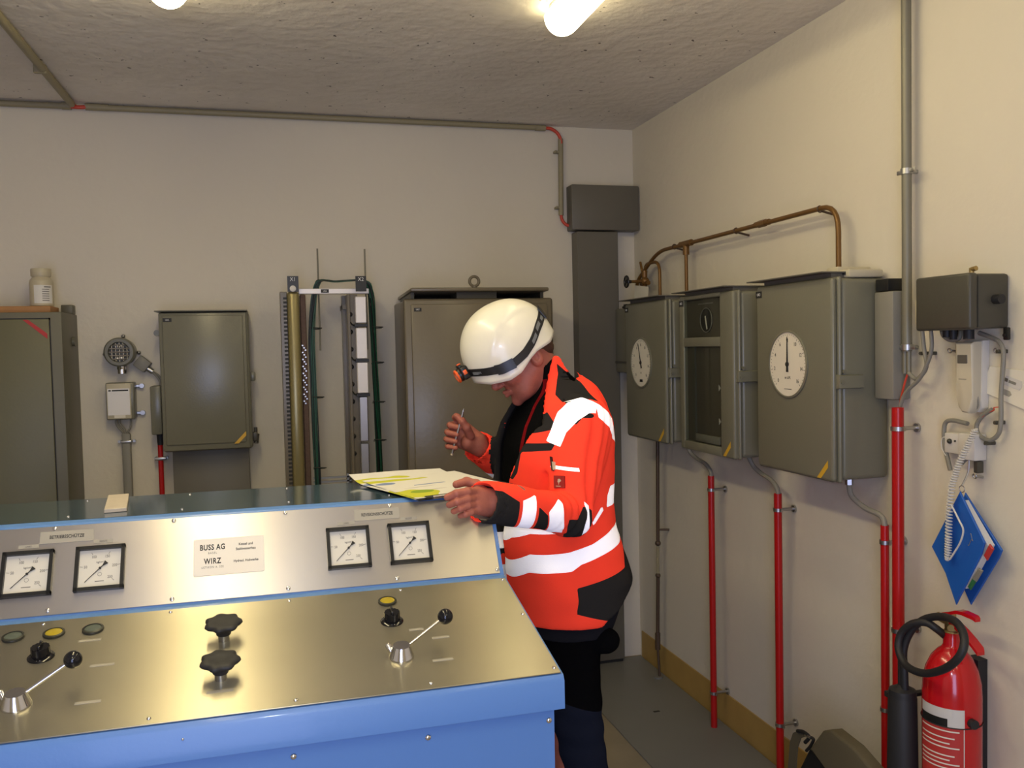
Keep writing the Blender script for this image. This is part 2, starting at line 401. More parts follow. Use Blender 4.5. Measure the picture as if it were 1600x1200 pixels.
# plate controls
def indicator(u, v, lens):
    r = MB(FP).lathe([(.0195, 0), (.0205, .002), (.020, .005), (.016, .006), (.016, .003)], (u, v, .003), (0, 0, 1), 32).build('indicator_light', 'ring_dark', con)
    MB(FP).lathe([(.0158, .0055), (.0155, .0068), (.010, .0080), (.0001, .0084)], (u, v, .001), (0, 0, 1), 32).build('lens', lens, r)
indicator(-.501, .353, 'lens_off'); indicator(-.428, .352, 'lens_amber'); indicator(-.357, .353, 'lens_off'); indicator(.233, .348, 'lens_amber')
def rotary(u, v):
    s = MB(FP).lathe([(.024, 0), (.024, .002), (.021, .004), (.012, .005)], (u, v, .003), (0, 0, 1), 32).build('rotary_switch', 'black_gloss', con)
    k = MB(FP @ T(u, v, .006)); n = 24
    k.prism([((.0152+.0014*(i % 2))*math.cos(2*PI*i/n), (.0152+.0014*(i % 2))*math.sin(2*PI*i/n)) for i in range(n)], 0, .019, .0015)
    k.box((-.003, -.014, .018), (.003, .014, .026), .002)
    k.build('knob', 'black_gloss', s)
    text('I  0', FP @ T(u, v-.0195, .0068), .006, 'ink_white', s)
rotary(-.433, .266); rotary(.231, .262)
def lever(u, v):
    M = FP @ T(u, v, .003)
    s = MB(M).lathe([(.0245, 0), (.0245, .002), (.0235, .004), (.0175, .022), (.0165, .0245), (.006, .025)], (0, 0, 0), (0, 0, 1), 36)
    s.lathe([(.006, 0), (.006, .014), (.004, .017)], (-.019, .006, .010), (-.45, .35, .8), 16)
    h = s.build('lever', 'chrome', con)
    e = Vector((.084, .022, .060)); a = Vector((.010, .003, .018))
    MB(M).cyl(a, e, .0032, n=12).build('rod', 'chrome', h)
    MB(M).ball(e+Vector((.006, .001, .003)), .0155, 12).build('ball_knob', 'black_gloss', h)
lever(.230, .121); lever(-.438, .107)
def handwheel(u, v, ph):
    M = FP @ T(u, v, .003)
    c = MB(M).lathe([(.0105, 0), (.0105, .012), (.0095, .013), (.0095, .018)], n=24).build('handwheel', 'zinc', con)
    n = 72; rings = [(.014, .014, 0), (.0155, .022, .0), (.020, .027, .3), (.031, .032, 1), (.0345, .036, 1), (.0335, .040, 1), (.026, .0425, .6), (.014, .040, .1), (.008, .0395, 0), (.0001, .0395, 0)]
    vs = []
    for r, h, k in rings:
        for i in range(n):
            a = 2*PI*i/n; q = 1+k*.075*math.cos(7*a+ph)
            vs.append((r*q*math.cos(a), r*q*math.sin(a), h))
    w = MB(M); w._add(vs, [(k*n+i, k*n+(i+1) % n, (k+1)*n+(i+1) % n, (k+1)*n+i) for k in range(len(rings)-1) for i in range(n)]+[tuple(range(n-1, -1, -1))])
    w.build('star_grip', 'black_rubber', c, ang=60)
handwheel(-.103, .258, 0); handwheel(-.103, .116, .5)
for u, v, w in ((-.356, .312, .04), (-.318, .212, .042), (-.322, .090, .042), (.306, .092, .04), (.318, .176, .035), (-.097, .203, .04), (-.103, .075, .046), (.275, .218, .03)):
    MB(FP).box((u-w/2, v-.004, .003), (u+w/2, v+.004, .0036)).build('label_strip', 'label_strip', con)
# things on the console top
o = MB(frame((-.365, 2.302, 1.2370), (1, .12, 0), (-.12, 1, 0))).box((-.024, -.112, 0), (.024, .112, .009), .001, 1).build('wooden_strip', 'wood_pale')
tag(o, 'short pale wooden strip lying across the left part of the blue console top', 'wooden strip')
# ================================================================ back wall
def label_plate(M, s, parent, w=.03, h=.012, size=.008):
    p = MB(M).box((-w/2, -h/2, 0), (w/2, h/2, .001)).build('label_plate', 'ink', parent)
    text(s, M @ T(0, 0, .0012), size, 'ink_white', p, .85)
def stripe(M, L, wd, mt, parent):      # corner flash sticker running up to the right
    MB(M).prism([(-L, -L*1.05), (-L+wd, -L*1.05), (0, -wd*1.1), (0, 0)], 0, .0006).build('corner_sticker', mt, parent)
# locker, far left
lk = thing('steel_locker', 'tall olive grey steel locker at the left edge behind the console', 'locker', (-1.3, 3.98, 0))
MB().box((-1.9, 3.83, .06), (-.782, 4.128, 1.775), .004).build('carcass', 'locker_paint', lk)
MB().box((-1.85, 3.86, 0), (-.82, 4.12, .06)).build('plinth', 'black_plastic', lk)
MB().box((-1.375, 3.822, .10), (-.826, 3.831, 1.747), .002).build('door', 'locker_door', lk)
MB().box((-1.87, 3.822, .10), (-1.385, 3.831, 1.747), .002).build('door', 'locker_door', lk)
MB().box((-1.379, 3.8285, .10), (-1.375, 3.8295, 1.75)).box((-.828, 3.8285, .10), (-.822, 3.8295, 1.752)).box((-1.376, 3.8285, 1.744), (-.822, 3.8295, 1.752)).build('door_gap', 'ink', lk)
MB(frame((-.833, 3.8215, 1.675), (1, 0, 0), (0, 0, 1))).prism([(-.085, .07), (-.066, .07), (.0, .015), (.0, -.006)], 0, .0006).build('corner_sticker', 'label_red', lk)
MB().cyl((-.782, 4.02, 1.66), (-.772, 4.02, 1.66), .02).build('lock', 'locker_paint', lk)
MB().box((-.83, 4.06, 1.7755), (-.785, 4.12, 1.815), .004).build('hinge_cap', 'locker_paint', lk)
o = MB().box((-1.7, 3.90, 1.7755), (-.835, 4.05, 1.803), .003).build('wooden_board', 'wood_orange')
tag(o, 'orange brown wooden board lying on top of the steel locker', 'board')
bt = thing('plastic_bottle', 'pale wide-necked plastic bottle with a printed label standing on the locker', 'bottle', (-.882, 3.98, 1.8035))
MB().lathe([(.040, 0), (.044, .004), (.044, .098), (.042, .108), (.033, .118), (.033, .124)], (-.882, 3.98, 1.8035), n=32).build('bottle_body', 'bottle_plastic', bt)
MB().lathe([(.036, .122), (.0375, .125), (.0375, .150), (.036, .154), (.001, .155)], (-.882, 3.98, 1.8035), n=32).build('cap', 'bottle_plastic', bt)
lb = MB(); lb.grid(lambda i, j: (-.882+.0447*math.sin(R(-25+95*i)), 3.98-.0447*math.cos(R(-25+95*i)), 1.8035+.012+.074*j), 12, 2)
lb = lb.build('paper_label', 'paper', bt)
tx = MB()
for k in range(7):
    a0, a1 = (15, 50) if k != 6 else (25, 60); z = 1.8035+.022+.009*k
    tx.grid(lambda i, j: (-.882+.0450*math.sin(R(a0+(a1-a0)*i)), 3.98-.0450*math.cos(R(a0+(a1-a0)*i)), z+(.0045 if k == 6 else .0028)*j), 6, 1)
tx.build('printing', 'ink_faint', lb)
# signal horn
hn = thing('signal_horn', 'round grey wall horn with a chrome grille between locker and cabinet', 'horn', (-.608, D, 1.61))
M = WB(-.608, 1.612)
MB(M).lathe([(.058, .001), (.058, .055), (.062, .06), (.062, .09), (.056, .098), (.044, .098), (.042, .085), (.040, .070), (.001, .070)], n=40).build('horn_body', 'cabinet_green', hn)
g = MB(M)
for k in range(-2, 3):
    hw = math.sqrt(.041**2-(k*.015)**2); g.cyl((-hw, k*.015, .088), (hw, k*.015, .088), .0035, n=8); g.cyl((k*.015, -hw, .086), (k*.015, hw, .086), .0028, n=8)
for k in range(10): a = k*2*PI/10; g.ball((.026*math.cos(a), .026*math.sin(a), .083), .006, 6)
g.build('grille', 'chrome', hn)
MB(M).cyl((.004, -.055, .06), (.004, -.092, .06), .019).cyl((.004, -.062, .06), (.004, -.074, .06), .021, n=6).build('mouthpiece', 'chrome', hn)
for x, y in ((-.068, -.008), (.068, -.004), (.008, .068)): MB(M).ball((x, y, .02), .009, 8).build('lug', 'zinc', hn)
MB(M @ T(.082, -.053, .001) @ RZ(R(-40))).box((-.028, -.026, 0), (.028, .026, .05), .004).build('junction_box', 'cable_grey', hn)
MB(M).cyl((.100, -.072, .03), (.122, -.088, .03), .012, n=12).build('cable_gland', 'zinc', hn)
MB(M).tube([(.12, -.087, .03), (.145, -.105, .03), (.158, -.13, .04), (.16, -.15, .05)], .0045).tube([(.12, -.089, .03), (.14, -.110, .04), (.150, -.13, .04), (.152, -.15, .05)], .0045).build('cable', 'cable_grey', hn)
# small labelled box
sb = thing('wall_switch_box', 'small wall box with a white label plate below the round horn', 'switch box', (-.614, D, 1.4))
M = WB(-.614, 1.402)
MB(M).box((-.056, -.078, .001), (.056, .080, .078), .006).build('housing', 'cabinet_green', sb)
MB(M).box((-.053, -.075, .076), (.044, .077, .083), .004).build('cover', 'cream_plastic', sb)
f = MB(M).box((-.048, -.058, .0825), (.039, .055, .085)).build('label_plate', 'label_white', sb)
MB(M).box((-.030, .044, .085), (.034, .050, .0854)).box((-.044, .044, .085), (-.034, .050, .0854)).build('printed_line', 'ink', f)
MB(M).box((-.025, -.070, .0825), (.020, -.052, .0835), .0005, 1).build('maker_plate', 'dial_white', sb)
for y in (.062, -.055): MB(M).box((.055, y-.006, .012), (.082, y+.006, .02), .002, 1).cyl((.08, y, .001), (.08, y, .022), .010, n=16).build('fixing_lug', 'zinc', sb)
cb = thing('cable_conduit', 'grey plastic conduit with cables running down below the small labelled wall box', 'conduit', (-.603, D, 1.1))
M = WB(-.603, 0)
MB(M).box((-.018, .4, .012), (.018, 1.262, .042), .008).build('duct', 'cable_grey', cb)
MB(M).tube([(-.035, 1.325, .04), (-.034, 1.30, .04), (-.012, 1.265, .035), (-.008, 1.24, .03)], .005).tube([(-.022, 1.325, .04), (-.022, 1.305, .04), (-.004, 1.275, .035), (-.002, 1.24, .03)], .005).tube([(.022, 1.325, .04), (.02, 1.29, .04), (.008, 1.265, .035), (.006, 1.24, .03)], .004).build('cable', 'cable_grey', cb)
for z in (1.225, .8): MB(M).box((-.022, z-.006, .006), (.022, z+.006, .046), .003).cyl((-.03, z, .001), (-.03, z, .02), .006).cyl((.03, z, .001), (.03, z, .02), .006).build('clamp', 'zinc', cb)
# wall cabinet
def wall_cabinet(M, w, h, d, parent, front=True, door_in=.012, dt=.016, mt='cabinet_green'):
    MB(M).box((-w/2, -h/2, .001), (w/2, h/2, d-dt), .014, 3).build('housing', mt, parent)
wc = thing('wall_cabinet', 'grey green wall cabinet with a plain door left of the cable rack', 'wall cabinet', (-.262, D, 1.48))
M = WB(-.262, 1.484)
MB(M).box((-.178, -.300, .001), (.186, .292, .175), .014, 3).build('housing', 'cabinet_green', wc)
MB(M).box((-.175, -.295, .176), (.175, .288, .190), .006).build('door_rim', 'cabinet_green', wc)
MB(M).box((-.161, -.270, .188), (.161, .276, .197), .005).build('door', 'cabinet_green', wc)
MB(M).box((-.190, .292, .001), (.182, .297, .205), .002, 1).build('rain_lid', 'cabinet_green', wc)
label_plate(M @ T(-.140, .257, .197), 'UK5', wc, .034, .016, .010)
stripe(M @ T(.160, -.222, .197), .05, .018, 'label_yellow', wc)
MB(M).cyl((-.190, .205, .10), (-.19, .205, .13), .013).box((.184, -.01, .10), (.205, .028, .13), .004).build('door_catch', 'cabinet_green', wc)
MB(M).box((.184, -.275, .10), (.206, -.235, .125), .004).cyl((.198, -.235, .11), (.198, -.215, .11), .008).cyl((.198, -.285, .11), (.204, -.245, .10), .010).build('hinge', 'dark_box', wc)
s2 = thing('side_terminal_box', 'narrow grey box beside the left edge of the plain wall cabinet', 'terminal box', (-.468, D, 1.36))
M = WB(-.468, 1.36)
MB(M).box((-.022, -.104, .001), (.022, .104, .12), .006).build('housing', 'cabinet_green', s2)
MB(M).cyl((.004, -.104, .04), (.004, -.155, .04), .016, .013).build('cable_gland', 'black_rubber', s2)
rc = thing('red_conduit', 'thin red conduit running down below the narrow terminal box on the back wall', 'conduit', (-.464, D, .6))
MB().cyl((-.466, 4.09, 1.206), (-.466, 4.09, .02), .011).build('pipe', 'red_paint', rc)
MB().cyl((-.488, 4.128, 1.145), (-.488, 4.10, 1.145), .007).cyl((-.444, 4.128, 1.145), (-.444, 4.10, 1.145), .007).box((-.490, 4.075, 1.138), (-.442, 4.105, 1.152), .003).build('clamp', 'zinc', rc)
dk = MB().box((-.413, 4.05, .05), (-.095, 4.128, 1.182), .004).build('cable_riser_box', 'duct_grey'); tag(dk, 'dark grey riser panel directly below the plain wall cabinet', 'riser panel')
# ---- cable rack
rk = thing('terminal_rack', 'open terminal rack of two upright posts with green wire bundles on the back wall', 'terminal rack', (.24, 4.0, 0))
MB().box((.085, 3.855, .5), (.135, 3.96, 1.855), .016, 3).build('post', 'olive_rail', rk)
MB().box((.056, 3.872, .5), (.0845, 4.0, 1.853), .002, 1).build('wiring_duct', 'bronze_paint', rk)
t = MB()
for k in range(62): z = 1.82-k*.0172; t.box((.0690, 3.8705, z), (.0840, 3.8719, z+.0095))
t.build('duct_slots', 'ink', rk)
MB().box((.139, 3.90, .5), (.163, 3.96, 1.842), .003, 1).build('terminal_strip', 'rust_brown', rk)
t = MB()
for k in range(26): t.box((.141+.006*(k % 3), 3.894, 1.62-k*.010), (.147+.006*(k % 3), 3.90, 1.626-k*.010))
t.build('terminal_screws', 'zinc', rk)
MB().box((.135, 3.905, 1.845), (.436, 3.935, 1.868), .002, 1).build('crossbar', 'terminal_silver', rk)
label_plate(frame((.246, 3.904, 1.857), (1, 0, 0), (0, 0, 1)), 'UK6', rk, .034, .015, .010)
for x, s in ((.111, 'X1'), (.396, 'X2')):
    p = MB().box((x-.023, 3.845, 1.851), (x+.023, 3.850, 1.917)).build('number_tag', 'black_plastic', rk)
    text(s, frame((x, 3.8445, 1.903), (1, 0, 0), (0, 0, 1)), .023, 'ink_white', p, .9)
MB().lathe([(.013, 0), (.013, .003), (.009, .005)], (.110, 3.845, 1.864), (0, -1, 0)).build('washer', 'white_plastic', rk)
MB().box((.339, 3.90, .5), (.352, 4.05, 1.842), .002, 1).box((.352, 3.91, .5), (.385, 3.93, 1.842)).box((.325, 4.0, .5), (.342, 4.05, 1.842)).build('post', 'bronze_paint', rk)
for k in range(9):
    z = 1.755-.0765*k
    MB().lathe([(.011, 0), (.011, .006), (.006, .010)], (.352, 3.912, z), (-.3, -1, 0), 14).build('grommet', 'black_plastic', rk)
zs = [(1.83, 1.715), (1.695, 1.560), (1.545, 1.41), (1.395, 1.20), (1.19, .9)]
for i, (a, b_) in enumerate(zs):
    wd = .0235 if i < 3 else .018
    MB().box((.394-wd, 3.86, b_), (.394+wd, 3.90, a), .003, 1).build('terminal_block', 'terminal_silver' if i < 3 else 'zinc', rk)
for z in (1.7055, 1.5525, 1.4025):
    MB().box((.366, 3.855, z-.006), (.422, 3.905, z+.006)).build('separator', 'black_plastic', rk)
    MB().tube([(.352, 3.905, z+.015), (.36, 3.88, z+.002), (.38, 3.86, z-.002), (.395, 3.86, z)], .003).build('tie', 'wire_black', rk)
def bundle(pts, n, rad, mts, name='wire_bundle'):
    for q, mt in enumerate(mts):
        g = MB()
        for k in range(n):
            ph = random.random()*6.3; off = rad*math.sqrt(random.random())
            P = []
            for i, p in enumerate(pts):
                a = ph+i*.55
                P.append((p[0]+off*math.cos(a), p[1]+off*math.sin(a), p[2]+.3*off*math.sin(a)))
            g.tube(P, .0023, 5, sub=4)
        g.build(name, mt, rk)
L = [(.20, 3.93, .5), (.195, 3.93, .95), (.190, 3.93, 1.2), (.186, 3.925, 1.45), (.183, 3.925, 1.65), (.195, 3.925, 1.80), (.212, 3.92, 1.885), (.235, 3.92, 1.905), (.29, 3.93, 1.900), (.35, 3.93, 1.904), (.40, 3.93, 1.905), (.437, 3.925, 1.89), (.448, 3.925, 1.83)]
Rr = [(.437, 3.925, 1.89), (.448, 3.925, 1.83), (.450, 3.925, 1.70), (.454, 3.925, 1.5), (.458, 3.925, 1.3), (.462, 3.925, 1.1), (.465, 3.925, .5)]
bundle(L, 11, .0145, ['wire_green', 'wire_black']); bundle(Rr, 11, .0135, ['wire_black', 'wire_green'])
for x, zz in ((.205, (1.70, 1.40, 1.09)), (.47, (1.70, 1.545, 1.37, 1.20))):
    for z in zz: MB().cyl((x-.03, 3.915, z), (x+.025, 3.91, z-.003), .0025, n=8).cyl((x-.03, 3.93, z-.008), (x+.02, 3.92, z-.006), .002, n=8).build('cable_tie', 'wire_black', rk)
for x in (.222, .427): MB().cyl((x, 3.95, 1.6), (x, 3.95, 2.045), .0038, n=10).build('rod', 'steel_tube', rk)
MB().box((.175, 3.95, 1.015), (.345, 3.965, 1.022)).box((.175, 3.95, 1.033), (.345, 3.965, 1.04)).box((.19, 3.95, 1.0), (.20, 3.96, 1.05)).box((.32, 3.95, 1.0), (.33, 3.96, 1.05)).build('bracket', 'zinc', rk)
for x in (.11, .345): MB().box((x-.02, 3.96, 1.78), (x+.02, 4.128, 1.80)).box((x-.02, 3.96, .55), (x+.02, 4.128, .57)).build('wall_bracket', 'bronze_paint', rk)
# ---- big cabinet with lifting eye
bc = thing('switch_cabinet', 'large bronze grey floor cabinet with a lid and lifting eye behind the worker', 'cabinet', (.9, 3.95, 0))
MB().box((.575, 3.765, .05), (1.235, 4.128, 1.81), .012, 3).build('carcass', 'bronze_paint', bc)
MB().box((.562, 3.748, .08), (1.232, 3.764, 1.812), .012, 3).build('door_frame', 'bronze_paint', bc)
MB().box((.594, 3.738, .12), (1.205, 3.750, 1.788), .005).build('door', 'bronze_paint', bc)
MB().box((.60, 3.80, 0), (1.2, 4.1, .05)).build('plinth', 'black_plastic', bc)
MB(frame((.9, 3.72, 1.842), (1, 0, 0), (0, 1, -.04))).box((-.308, 0, 0), (.308, .40, .016), .006).build('roof', 'bronze_paint', bc)
MB().box((.60, 3.78, 1.808), (.615, 4.08, 1.842)).box((1.185, 3.78, 1.808), (1.20, 4.08, 1.842)).box((.80, 3.77, 1.808), (.98, 3.9, 1.842)).box((.62, 4.05, 1.808), (1.19, 4.07, 1.838)).build('roof_support', 'dark_box', bc)
MB().torus((.878, 3.76, 1.887), (0, 1, 0), .021, .0065, 32, 12).cyl((.878, 3.76, 1.858), (.878, 3.76, 1.868), .012).build('lifting_eye', 'bronze_paint', bc)
label_plate(frame((.622, 3.7375, 1.765), (1, 0, 0), (0, 0, 1)), 'UK7', bc, .032, .015, .010)
# ---- vertical duct
vd = thing('cable_duct', 'tall flat grey cable duct rising from the floor in the corner', 'cable duct', (1.565, D, 0))
MB().box((1.462, 4.05, .022), (1.676, 4.128, 2.150), .003, 1).build('cover', 'duct_grey', vd)
MB().box((1.47, 4.06, .0), (1.67, 4.125, .022)).build('foot', 'ink', vd)
tb = thing('duct_head_box', 'wide grey metal box topping the corner cable duct', 'junction box', (1.62, D, 2.27))
MB().box((1.438, 4.045, 2.157), (1.79, 4.128, 2.376), .006).build('housing', 'duct_grey', tb)
# ---- ceiling conduit
cc = thing('wall_conduit', 'beige conduit running along the top edge of the back wall', 'conduit', (0, D, 2.65))
MB().cyl((-2.28, 4.105, 2.647), (-.80, 4.105, 2.651), .0125).cyl((-.70, 4.105, 2.651), (1.325, 4.105, 2.653), .0125).build('pipe', 'conduit_beige', cc)
for a_, b_, r_ in ((-.80, -.765, .016), (-.71, -.62, .0145), (1.28, 1.33, .0145)): MB().cyl((a_, 4.105, 2.652), (b_, 4.105, 2.652), r_).build('sleeve', 'conduit_beige', cc)
MB().tube([(-.77, 4.10, 2.649), (-.74, 4.095, 2.646), (-.70, 4.10, 2.650)], .008).tube([(1.325, 4.105, 2.653), (1.36, 4.105, 2.650), (1.392, 4.105, 2.63), (1.408, 4.105, 2.60), (1.409, 4.105, 2.58)], .008).build('red_cable', 'red_cable', cc, label='bare red cable bend')
cv = thing('corner_conduit', 'short vertical beige conduit with red cable bends beside the corner box', 'conduit', (1.408, D, 2.4))
MB().cyl((1.409, 4.11, 2.605), (1.404, 4.11, 2.235), .0125).build('pipe', 'conduit_beige', cv)
MB().tube([(1.404, 4.11, 2.245), (1.408, 4.11, 2.215), (1.425, 4.105, 2.190), (1.45, 4.10, 2.182)], .0075).build('red_cable', 'red_cable', cv, label='bare red cable bend')
for z in (2.54, 2.27): MB().box((1.375, 4.10, z-.005), (1.41, 4.128, z+.005)).ball((1.38, 4.10, z), .007, 6).build('clip', 'conduit_beige', cv)
c2 = thing('ceiling_conduit', 'beige conduit crossing the ceiling at the top left corner', 'conduit', (-.765, 3, H))
MB().cyl((-.785, 1.0, 2.652), (-.757, 4.07, 2.652), .0145).build('pipe', 'conduit_beige', c2)
MB().tube([(-.757, 4.06, 2.652), (-.756, 4.09, 2.650), (-.745, 4.10, 2.651)], .0075).build('cable_end', 'red_cable', c2)
for y in (1.6, 2.6, 3.6): MB().box((-.792, y-.008, 2.635), (-.748, y+.008, 2.6675), .003, 1).build('clip', 'conduit_beige', c2)
# ================================================================ right wall
def sight(px, py, ax, c):
    """where a survey line through the photo meets a real plane (X, Y or Z = c)"""
    d = _f*CAM_F + _r*(px-800) - _u*(py-600)
    return EYE + d*((c-EYE[ax])/d[ax])
def rw(px, py, X=1.78): return sight(px, py, 0, X)
def on_wall(pts, X): return [rw(a, b, X) for a, b in pts]
def uv(p, y0, z0): return (-(p.y-y0), p.z-z0)
def dial(M, r, val, parent, nums, unit):
    rg = MB(M).lathe([(r+.007, -.001), (r+.007, .004), (r+.004, .006), (r+.0005, .006), (r, .001)], n=48).build('dial', 'cabinet_green', parent)
    MB(M).lathe([(r, .0005), (r, .0022), (.0001, .0022)], n=48).build('dial_face', 'dial_white', rg)
    n = len(nums)
    for i, s in enumerate(nums):
        a = R(225-270*i/(n-1))
        text(s, M @ T(math.cos(a)*r*.74, math.sin(a)*r*.74, .0026), r*.17, 'ink', rg, .85)
    tk = MB(M)
    for i in range(0, 41):
        a = R(225-270*i/40); d = Vector((math.cos(a), math.sin(a), 0)); e = Vector((-d.y, d.x, 0))*r*.008
        r0 = .86 if i % 5 == 0 else .90
        tk._add([d*r*r0-e+Vector((0, 0, .0026)), d*r*.94-e+Vector((0, 0, .0026)), d*r*.94+e+Vector((0, 0, .0026)), d*r*r0+e+Vector((0, 0, .0026))], [(0, 1, 2, 3)])
    tk.build('scale', 'ink', rg)
    text(unit, M @ T(0, -r*.42, .0026), r*.13, 'ink', rg, .9)
    MB(M).box((-r*.2, -r*.79, .0022), (r*.2, -r*.77, .0026)).build('fine_print', 'ink_faint', rg)
    nd = MB(M @ T(0, 0, .004) @ RZ(R(val)))
    nd.prism([(-r*.24, -r*.06), (0, -r*.04), (r*.84, -r*.012), (r*.84, r*.012), (0, r*.04), (-r*.24, r*.06)], 0, .001)
    nd.prism([(r*.74, -r*.035), (r*.86, 0), (r*.74, r*.035)], 0, .001).cyl((0, 0, -.002), (0, 0, .003), r*.07)
    nd.build('pointer', 'ink', rg)
def gauge_cabinet(yc, w, name, label, lbl, window=False):
    t = thing(name, label, 'instrument cabinet', (XR, yc, 1.48))
    M = WR(yc, 1.478)
    MB(M).box((-w/2, -.300, .001), (w/2, .302, .165), .016, 3).build('housing', 'cabinet_green', t)
    MB(M).box((-w/2-.002, -.306, .164), (w/2+.002, .306, .178), .007, 3).build('rim', 'cabinet_green', t)
    fr = MB(M)
    if not window: fr.box((-w/2+.002, -.304, .177), (w/2-.004, .304, .196), .012, 4)
    else:
        a, b_ = w/2-.002, .304
        x0, x1 = -.175, .112
        fr.box((-a, -b_, .165), (x0, b_, .196), .006, 3); fr.box((x1, -b_, .165), (a-.002, b_, .196), .010, 4)
        fr.box((x0-.006, -b_, .165), (x1+.006, -.268, .196), .006, 2); fr.box((x0-.006, .287, .165), (x1+.006, b_, .196), .006, 2); fr.box((x0-.006, .104, .165), (x1+.006, .140, .195), .004, 2)
    fr.build('door', 'cabinet_green', t)
    MB(M).box((-w/2-.014, .318, .01), (w/2-.02, .322, .222), .001, 1).box((-w/2+.03, .300, .03), (w/2-.03, .319, .18)).build('rain_lid', 'duct_grey', t)
    label_plate(M @ T(-w/2+.022, .276, .196), lbl, t, .036, .022, .013)
    stripe(M @ T(w/2-.028, -.240, .196), .055, .020, 'label_yellow', t)
    lt = MB(M @ T(w/2-.006, -.005, .10)); lt.prism([(0, -.022), (.020, -.018), (.020, .018), (0, .022)], .0, .085, .003); lt.cyl((.018, 0, .075), (.024, 0, .075), .006).cyl((-.0, .03, .06), (.012, .03, .06), .006)
    lt.build('latch', 'cabinet_green', t)
    for z in (.21, -.23): MB(M).box((-w/2-.012, z-.012, .13), (-w/2+.004, z+.012, .15), .003).build('hinge', 'zinc', t)
    return t, M
t3, M3 = gauge_cabinet(2.452, .424, 'gauge_cabinet', 'nearest grey green wall cabinet, wide, with a round dial pointing straight up', 'UK3')
dial(M3 @ T(-.020, .045, .196), .102, 90, t3, ['0', '2', '4', '6', '8', '10', '12', '14', '16'], 'm ü.M.')
t1, M1 = gauge_cabinet(3.585, .43, 'gauge_cabinet', 'farthest grey green wall cabinet with a round dial whose pointer tilts left', 'UK1')
dial(M1 @ T(-.035, .036, .196), .106, 107, t1, ['0', '2', '4', '6', '8', '10', '12', '14', '16'], 'm')
MB(M1 @ T(-.035, .036, .199)).box((-.012, -.086, 0), (.016, -.074, .001)).build('dial_label', 'ink', t1)
t2, M2 = gauge_cabinet(3.028, .43, 'window_cabinet', 'middle grey green wall cabinet with two glazed windows in its door', 'UK2', True)
MB(M2).box((-.18, -.272, .1781), (.118, .292, .180)).build('backing', 'window_backing', t2)
MB(M2).box((-.177, -.270, .191), (.115, .106, .193)).build('window_pane', 'glass', t2)
MB(M2).box((-.177, .138, .191), (.115, .289, .193)).build('window_pane', 'glass', t2)
ins = MB(M2).cyl((-.01, .205, .180), (-.01, .205, .183), .048, n=32).build('instrument_dial', 'ink', t2)
MB(M2 @ T(-.01, .205, .184)).torus((0, 0, 0), (0, 0, 1), .046, .0018, 32, 6).build('dial_ring', 'cable_grey', ins)
MB(M2 @ T(-.01, .205, .185) @ RZ(R(105))).box((-.036, -.004, 0), (.016, .004, .001)).build('pointer', 'dial_white', ins)
MB(M2).box((-.08, .266, .180), (.04, .271, .1805)).build('trim_line', 'cable_grey', t2)
MB(M2).box((-.12, -.27, .180), (-.10, .106, .188)).build('inner_rail', 'cabinet_inner', t2)
for z in (-.05, -.175): MB(M2 @ T(.098, z, .188)).prism([(-.008, -.012), (.008, 0), (-.008, .012)], 0, .001).build('marker', 'white_plastic', t2)
MB(M2).box((-.10, -.265, .180), (.09, -.235, .189), .003).build('paper_roll', 'cable_grey', t2)
# small box behind the farthest cabinet
o_ = thing('small_terminal_box', 'small grey box between the corner duct and the farthest dial cabinet', 'terminal box', (XR, 3.93, 1.62))
MB(WR(3.93, 1.615)).box((-.105, -.155, .001), (.105, .155, .148), .008).build('housing', 'cabinet_green', o_)
MB(WR(3.93, 1.615)).box((-.105, -.11, .149), (.05, -.10, .151)).build('groove', 'dark_box', o_)
MB(WR(3.93, 1.615)).cyl((-.02, .160, .14), (.05, .160, .14), .006).box((.02, .150, .13), (.06, .172, .155)).build('label_tag', 'ink', o_)
# copper impulse line with valve
cp = thing('copper_pipe', 'brown copper pipe arching over the three wall cabinets', 'pipe', (XR, 3.0, 2.0))
MB().bend([(1.74, 2.405, 1.783), (1.74, 2.405, 2.024), (1.74, 3.73, 2.020), (1.74, 3.98, 1.90), (1.74, 3.99, 1.783)], .0085, .085).build('pipe', 'copper_brown', cp)
MB().cyl((1.74, 3.45, 2.02), (1.74, 3.45, 1.783), .0078).build('branch_pipe', 'copper_brown', cp)
MB().cyl((1.74, 3.40, 2.022), (1.74, 3.50, 2.022), .014, n=12).cyl((1.74, 3.45, 2.02), (1.74, 3.45, 1.975), .014, n=12).build('tee', 'copper_brown', cp)
MB().cyl((1.74, 2.82, 2.024), (1.74, 2.87, 2.024), .0135, n=6).cyl((1.74, 2.80, 2.024), (1.74, 2.89, 2.024), .011, n=16).build('union', 'copper_brown', cp)
for y in (2.50, 3.03, 3.56): MB().cyl((1.795, y, 2.005), (1.75, y, 2.015), .004).torus((1.74, y, 2.022), (0, 1, 0), .010, .0025, 16, 6).build('clamp', 'brown_pipe', cp)
vl = thing('stop_valve', 'brass stop valve with black handwheel beside the farthest dial cabinet', 'valve', (1.74, 3.87, 1.9))
MB().bend([(1.74, 3.715, 1.80), (1.74, 3.715, 1.975), (1.74, 3.875, 1.975), (1.74, 3.885, 1.90)], .0075, .06).build('pipe', 'copper_brown', vl)
MB().cyl((1.74, 3.885, 1.945), (1.74, 3.885, 1.865), .015, .011, n=14).ball((1.74, 3.88, 1.895), .021, 10).cyl((1.74, 3.88, 1.895), (1.66, 3.88, 1.893), .010, .006, n=12).cyl((1.74, 3.90, 1.92), (1.74, 3.93, 1.99), .006).cyl((1.74, 3.84, 1.885), (1.74, 3.92, 1.885), .012, n=6).build('valve_body', 'copper_brown', vl)
